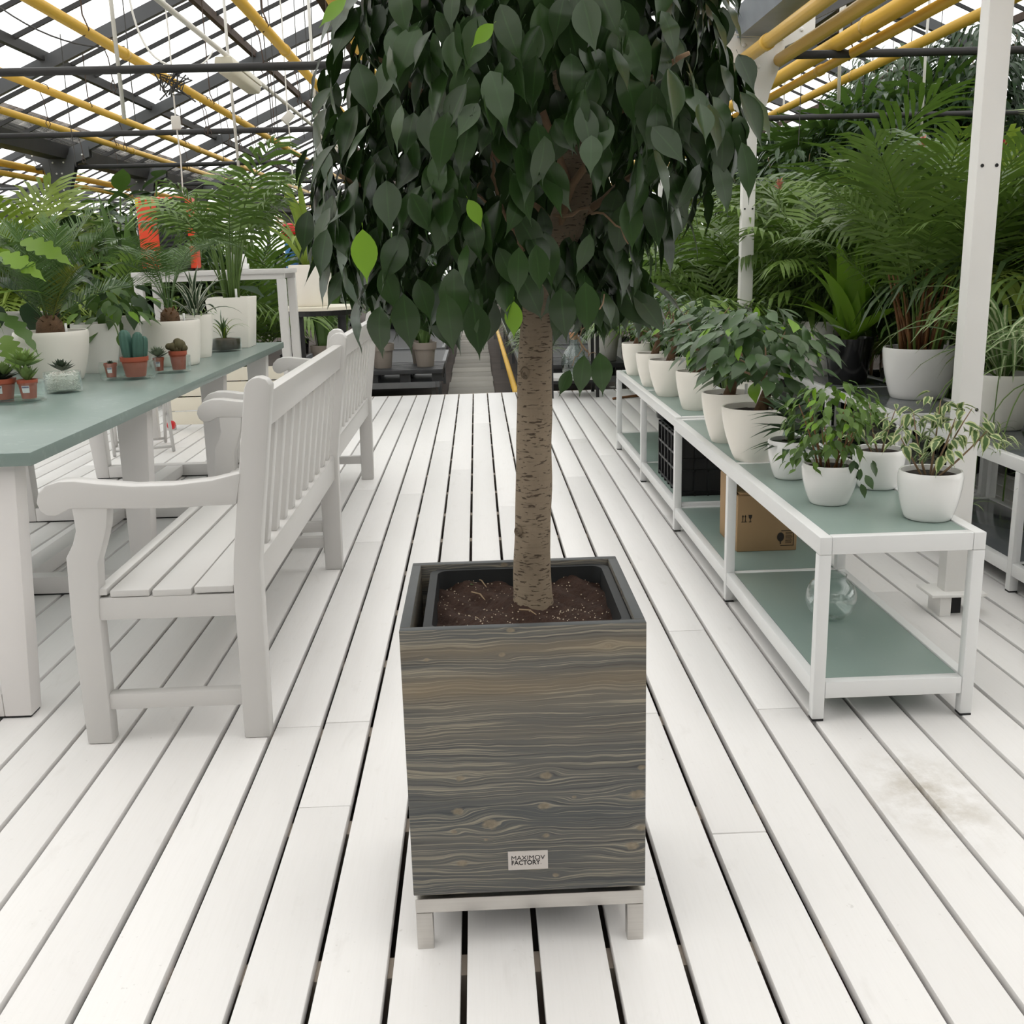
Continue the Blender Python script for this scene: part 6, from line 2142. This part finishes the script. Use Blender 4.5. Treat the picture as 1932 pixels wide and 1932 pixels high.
def crowd_palm(x, y, z, L, sd, label, group, meshes=FR_A, mat=None, n=16, pot=0.16, cane=0.5, cm='green_stem'):
    x, y, z = site(x, y, pot + 0.01)
    t = thing('potted_palm', label, 'palm', (x, y, z), random.Random(sd).uniform(0, 6), group)
    zz = tub(t, pot)
    areca(t, zz, n, L, sd, 5, mat, 0.06, cm, cane, meshes, (-0.05, 0.2))
    return t


def crowd_shrub(x, y, z, R, H, sd, label, group, meshes, mat, n, ls, stem_h=0.3, parts=False):
    x, y, z = site(x, y, 0.16)
    t = thing('potted_shrub', label, 'shrub', (x, y, z), 0, group)
    zz = tub(t, 0.15)
    r = random.Random(sd)
    for k in range(4):
        a = k * 1.6
        obj('stem', MB().tube(bez((0, 0, zz - 0.01), (0.02 * math.cos(a), 0.02 * math.sin(a), zz + stem_h), (R * 0.4 * math.cos(a), R * 0.4 * math.sin(a), zz + stem_h + H), 4), [0.012, 0.010, 0.008, 0.006, 0.004], 6).mesh('stem', 'branch_bark'), t)
    bushy(t, meshes, n, (0, 0, zz + stem_h + H * 0.55), (R, R, H * 0.6), ls, 0.4, sd, mat, parts, shell=0.1, out=0.7)
    return t


def build_crowd():
    r = random.Random(123)
    # ---------- right: palm bed behind the second shelf
    GP = 'palms of the right bed'
    lab = {'a': 'feathery mid-green palm in the dense bed right of the walkway', 'g': 'grey-green palm in the dense bed right of the walkway', 'l': 'light yellow-green palm in the dense bed right of the walkway', 'k': 'broad-leafleted kentia palm in the dense bed right of the walkway'}
    spots = [(3.35, 4.6, 1.75, 'a'), (3.15, 5.75, 1.75, 'l'), (3.0, 6.5, 1.70, 'a'), (2.65, 7.6, 1.7, 'k'), (1.74, 7.12, 1.30, 'k'), (2.1, 7.75, 1.5, 'k'), (2.2, 8.4, 1.65, 'a'), (3.1, 7.2, 1.95, 'g'), (3.6, 5.6, 1.95, 'g'), (3.2, 6.4, 1.95, 'a'),
             (3.4, 7.6, 1.95, 'g'), (2.9, 8.5, 1.90, 'a'), (3.8, 6.6, 1.95, 'a'), (3.7, 4.9, 1.95, 'a'), (4.1, 5.5, 1.95, 'g'), (4.2, 7.4, 1.95, 'a'), (3.6, 8.8, 1.95, 'l'), (2.3, 9.4, 1.70, 'g'), (3.0, 9.7, 2.45, 'a'), (4.4, 8.6, 1.95, 'g'),
             (1.55, 8.3, 1.2, 'k'), (1.6, 9.2, 1.25, 'a'), (2.4, 10.9, 1.90, 'a'), (3.3, 11.0, 2.45, 'g'), (4.3, 10.3, 2.45, 'a'), (5.2, 9.0, 1.95, 'a'), (5.0, 6.9, 1.95, 'g'), (4.9, 11.6, 2.45, 'g'), (3.9, 12.6, 2.45, 'a'), (2.9, 12.5, 2.45, 'l'), (3.1, 14.3, 2.45, 'g')]
    mats = {'a': 'leaf_palm_deep', 'g': 'leaf_palm_grey', 'l': 'leaf_palm_light', 'k': None}
    for i, (x, y, L, k) in enumerate(spots):
        z = 0.0 if y < DECK_Y1 - 0.2 and x < DECK_X1 - 0.2 else G_Z
        crowd_palm(x, y, z, L, 400 + i, lab[k], GP + ' ' + k, FR_K if k == 'k' else FR_A, mats[k] if i % 2 or k != 'a' else None, 14 if k != 'k' else 12, 0.15, 0.6)
    # dark broad shrubs between and behind, some with red flowers
    GS = 'dark shrubs between the palms'
    for i in range(16):
        x, y = r.uniform(2.7, 5.6), r.uniform(5.2, 13.0)
        z = 0.0 if y < DECK_Y1 - 0.2 and x < DECK_X1 - 0.2 else G_Z
        t = crowd_shrub(x, y, z, 0.50, 1.1, 500 + i, 'dark leafy shrub crowded between the palms', GS, BON, 'leaf_deep' if i % 2 else 'leaf_broad', 380, (0.07, 0.12), 0.1)
    for i, (x, y, h) in enumerate(((3.2, 10.6, 2.3), (4.2, 10.5, 2.8), (3.8, 11.6, 2.65), (5.0, 10.6, 3.4), (4.7, 11.8, 3.4), (3.1, 12.0, 2.7), (5.7, 10.8, 2.7))):
        t = crowd_shrub(x, y, G_Z if y > 10 or x > 4.2 else 0.0, 0.75, 0.9, 540 + i, 'tall dark small-leaved tree rising to the roof behind the palms', 'small trees behind the palms', TRI, 'leaf_deep' if i % 2 else 'leaf_bonsai', 1300, (0.12, 0.20), h - 0.9)
    # fan palms high among the others
    fm = MB()
    for k in range(17):
        a = math.radians(-115 + k * 230 / 16)
        u = Vector((math.sin(a), 0.0, math.cos(a)))
        s_ = Vector((u.z, 0, -u.x))
        o = len(fm.v)
        for t_, w_ in ((0.0, 0.01), (0.45, 0.055), (0.75, 0.042), (1.0, 0.003)):
            c_ = u * (t_ * 0.62) + Vector((0, 0.10 * t_ + 0.05 * (k % 2) * t_, -0.16 * t_ * t_))
            fm.v += [tuple(c_ - s_ * w_ / 2), tuple(c_ + s_ * w_ / 2)]
        fm.f += [(o + 2 * j, o + 2 * j + 1, o + 2 * j + 3, o + 2 * j + 2) for j in range(3)]
    fan_me = fm.mesh('fan_leaf', 'leaf_broad', fix=False)
    for px, py, y, sd, lb in ((1720, 185, 10.9, 91, 'fan palm with dark pleated leaves under the roof by the column'), (1545, 235, 11.0, 92, 'fan palm with dark pleated leaves behind the yellow pipes')):
        q = py_(px, py, y)
        fx, fy, fz = site(q.x, y, 0.18)
        t = thing('fan_palm', lb, 'palm', (fx, fy, fz))
        q.z -= fz
        zz = tub(t, 0.17, 0.3)
        rr = random.Random(sd)
        obj('stem', MB().tube([(0, 0, zz - 0.02), (0.02, 0, q.z * 0.4), (0, 0, q.z - 0.55)], [0.04, 0.035, 0.03], 9).mesh('stem', 'branch_bark'), t)
        for k in range(12):
            az = k * 2.4
            e_ = Vector((0.42 * math.cos(az), 0.42 * math.sin(az), q.z - 0.30 + 0.25 * (k % 3) / 2))
            obj('stalk', MB().tube(bez((0, 0, q.z - 0.58), (e_.x * 0.3, e_.y * 0.3, e_.z), e_, 5), 0.006, 5).mesh('stalk', 'green_stem'), t)
            obj('fan_leaf', fan_me, t, e_, Euler((-0.9 + 0.25 * rr.random(), 0, az - PI / 2)), rr.uniform(1.0, 1.35))
    for i, (px, py, y) in enumerate(((1910, 225, 4.9), (1890, 285, 5.2), (1527, 355, 6.6), (1600, 330, 6.8), (1755, 275, 6.6))):
        p = py_(px, py, y)
        fx, fy, fz = site(p.x, y, 0.05)
        t = thing('flower_stem', 'small pink flower head rising among the palms', 'flower', (fx, fy, fz), 0, 'flowers among the palms')
        obj('stem', MB().tube([(0, 0, 0.0), (0.02, 0, p.z * 0.6), (0, 0, p.z)], 0.004, 5).mesh('stem', 'green_stem'), t)
        for k in range(9):
            a = k * 2.4
            place('petal', SUC[k % 2], t, xform((0, 0, p.z - 0.01 + 0.004 * k), (math.cos(a), math.sin(a), 0.5 + 0.1 * k), (-math.cos(a), -math.sin(a), 1), 0.05), 'petal_red' if i < 2 else 'petal_pink')
    # variegated shrub right of the column
    for i, (x, y, L) in enumerate(((2.75, 4.25, 0.4), (2.9, 3.85, 0.45))):
        t = crowd_shrub(x, y, 0.0, 0.36, 0.5, 560 + i, 'cream-splashed green shrub right of the white column', 'splashed shrubs by the column', VAR, 'leaf_variegated', 260, (0.06, 0.10), 0.25)
    # ---------- left: plants behind the table
    def L(px, pyt, y, kind, sd, label, sc=1.0, mat=None, group=None):
        top = py_(px, pyt, y)
        z = 0.0 if y < DECK_Y1 - 0.2 else G_Z
        H = top.z - z
        if kind in ('areca', 'kentia'):
            crowd_palm(top.x, y, z, (H - 0.25) * 1.02 * sc, sd, label, group, FR_A if kind == 'areca' else FR_K, mat, 16 if kind == 'areca' else 13, 0.15, H * 0.3)
        elif kind == 'strap':
            sx, sy, z = site(top.x, y, 0.16)
            H = top.z - z
            t = thing('potted_dracaena', label, 'plant', (sx, sy, z), 0, group)
            zz = tub(t, 0.15)
            obj('stem', MB().tube([(0, 0, zz - 0.02), (0.02, 0, H * 0.35), (0, 0, H * 0.62)], [0.02, 0.016, 0.014], 8).mesh('stem', 'branch_bark'), t)
            for zq in (0.62, 0.50, 0.38):
                fan(t, ST_D, 16, H * zq, (0.5 * sc, 0.8 * sc), sd + int(zq * 10), mat, 'leaf', 0.02, (-0.35, 0.1))
        elif kind == 'sword':
            sx, sy, z = site(top.x, y, 0.17)
            H = top.z - z
            t = thing('potted_snake_plant', label, 'plant', (sx, sy, z), 0, group)
            tub(t, 0.16, 0.5, 'pot_taupe')
            fan(t, ST_V, 16, 0.44, ((H - 0.45) * 0.6, (H - 0.45) * 1.0), sd, mat, 'leaf', 0.09, (-0.05, 0.12))
        elif kind == 'broad':
            sx, sy, z = site(top.x, y, 0.17)
            H = top.z - z
            t = thing('potted_rubber_plant', label, 'plant', (sx, sy, z), 0, group)
            zz = tub(t, 0.16)
            rr = random.Random(sd)
            for s in range(3):
                a = s * 2.1
                e = Vector((0.16 * math.cos(a), 0.16 * math.sin(a), H - 0.12 - 0.12 * s))
                obj('stem', MB().tube(bez((0, 0, zz - 0.01), (0.03 * math.cos(a), 0.03 * math.sin(a), H * 0.5), e, 6), 0.010, 7).mesh('stem', 'green_stem'), t)
                for k in range(11):
                    u = 0.42 + 0.58 * k / 10
                    p = Vector((e.x * u, e.y * u, zz + (e.z - zz) * u))
                    az = k * 2.4 + s
                    place('leaf', BRD[k % 3], t, xform(p, (math.cos(az), math.sin(az), rr.uniform(-0.1, 0.9)), (-math.cos(az) * 0.3, -math.sin(az) * 0.3, 1), rr.uniform(0.26, 0.38) * sc), mat)
    L(25, 318, 10.9, 'areca', 601, 'light green areca palm at the outer end behind the table', 1.0, 'leaf_palm_light')
    L(-60, 330, 10.6, 'areca', 617, 'light green palm half out of sight beyond the table end', 1.0, 'leaf_palm_light')
    L(150, 385, 10.7, 'areca', 602, 'mid green areca palm behind the broad cycad', 1.0)
    L(60, 385, 11.6, 'kentia', 603, 'kentia palm behind the light green areca', 1.0)
    L(262, 318, 10.9, 'broad', 604, 'dark rubber plant with upright leaves beside the orange machine', 1.1, 'leaf_bonsai')
    L(195, 350, 11.3, 'broad', 605, 'green broad-leaved plant left of the orange machine', 1.2, 'leaf_broad')
    L(228, 360, 10.6, 'sword', 606, 'tall banded snake plant behind the pothos', 1.0)
    L(180, 385, 11.6, 'sword', 607, 'snake plant left of the rubber plants', 1.0, 'leaf_palm')
    L(95, 352, 11.8, 'strap', 608, 'dracaena with a lime-green top behind the palms', 0.9, 'leaf_lime')
    L(285, 420, 10.7, 'broad', 609, 'leafy dark plant at the left foot of the orange machine', 1.0, 'leaf_deep')
    L(20, 400, 11.2, 'broad', 610, 'broad green leaves under the light areca', 1.4, 'leaf_broad')
    L(120, 425, 10.8, 'broad', 611, 'dense dark leaves filling behind the broad cycad', 1.3, 'leaf_deep')
    L(325, 380, 12.0, 'strap', 612, 'dark dracaena rising behind the orange machine', 1.1, 'leaf_broad')
    L(470, 400, 11.6, 'areca', 613, 'areca palm behind the soap tray', 0.9)
    L(520, 430, 10.9, 'strap', 614, 'strap-leaved dracaena behind the round table', 1.0, 'leaf_palm')
    L(640, 470, 11.9, 'broad', 615, 'low broad-leaved plant right of the round table', 1.0, 'leaf_broad')
    L(410, 430, 10.8, 'broad', 616, 'broad-leaved plant behind the counter end', 1.1, 'leaf_deep')
    for i, (px, py, y) in enumerate(((80, 470, 10.6), (160, 470, 10.7), (10, 480, 10.7), (230, 470, 11.0), (300, 470, 11.2), (360, 470, 11.4), (-60, 470, 10.8), (450, 480, 11.8), (120, 420, 12.2), (210, 400, 12.4))):
        p = py_(px, py, y)
        crowd_shrub(p.x, y, G_Z, 0.55, 0.8, 640 + i, 'dark leafy filler shrub behind the long table', 'filler shrubs behind the table', (BON, BRD, TRI)[i % 3], ('leaf_deep', 'leaf_broad', 'leaf_bonsai')[i % 3], 260, (0.12, 0.2), p.z - G_Z - 1.0)
    # shrub masses farther back on both sides of the walkway
    GL, GR = 'shrubs far left of the walkway', 'shrubs far right of the walkway'
    for i in range(26):
        x, y = r.uniform(-7.5, -0.95), r.uniform(11.2, 24)
        if x > -2.2 and y < 14.6:
            z = 0.085
        else:
            z = G_Z
        m, mt, ls = ((BON, 'leaf_broad', (0.10, 0.16)), (BRD, 'leaf_deep', (0.14, 0.22)), (TRI, 'leaf_palm', (0.12, 0.2)), (BEN, 'leaf_bonsai', (0.10, 0.16)))[i % 4]
        crowd_shrub(x, y, z, 0.62, 1.0, 700 + i, 'leafy potted shrub in the rows left of the walkway', GL, m, mt, 330, ls, 0.15 + r.uniform(0, 0.35))
    for i in range(24):
        x, y = r.uniform(1.0, 7.5), r.uniform(11.8, 24)
        z = 0.085 if x < 2.3 and y < 22 else G_Z
        m, mt, ls = ((BON, 'leaf_broad', (0.10, 0.16)), (BRD, 'leaf_deep', (0.14, 0.22)), (TRI, 'leaf_palm', (0.12, 0.2)), (BEN, 'leaf_bonsai', (0.10, 0.16)))[i % 4]
        crowd_shrub(x, y, z, 0.62, 1.0, 740 + i, 'leafy potted shrub in the rows right of the walkway', GR, m, mt, 330, ls, 0.15 + r.uniform(0, 0.5))
    for i in range(10):
        x, y = r.uniform(-7.0, -3.2), r.uniform(11.5, 14.5)
        z = 0.0 if y < DECK_Y1 - 0.2 and x > DECK_X0 + 0.2 else G_Z
        crowd_palm(x, y, z, r.uniform(1.3, 1.8), 780 + i, 'green palm standing in the far rows behind the counter', 'palms behind the counter', FR_A if i % 2 else FR_K, (None, 'leaf_palm_light', None)[i % 3], 14, 0.16, 0.5)
    # far hedge of plants closing the view
    for i in range(22):
        x = -9.6 + i * 1.04
        if -0.9 < x < 0.7:
            continue
        crowd_shrub(x, r.uniform(26, 33), G_Z, 0.95, 1.5, 820 + i, 'large shrub in the distant rows near the end wall', 'distant shrubs', BRD if i % 2 else BON, 'leaf_deep' if i % 3 else 'leaf_broad', 300, (0.2, 0.34), 0.2)
    # pale spider plants along the right of the walkway
    for i in range(14):
        y = 10.85 + i * 0.42
        x = 0.628
        t = thing('spider_plant', 'pale spider plant in the row along the walkway', 'plant', (x, y, 0.085), 0, 'spider plants along the walkway')
        zz = tub(t, 0.10, 0.16, 'pot_black')
        fan(t, ST_S, 26, zz, (0.30, 0.48), 850 + i, None, 'leaf', 0.03, (-0.3, 0.2))


build_crowd()
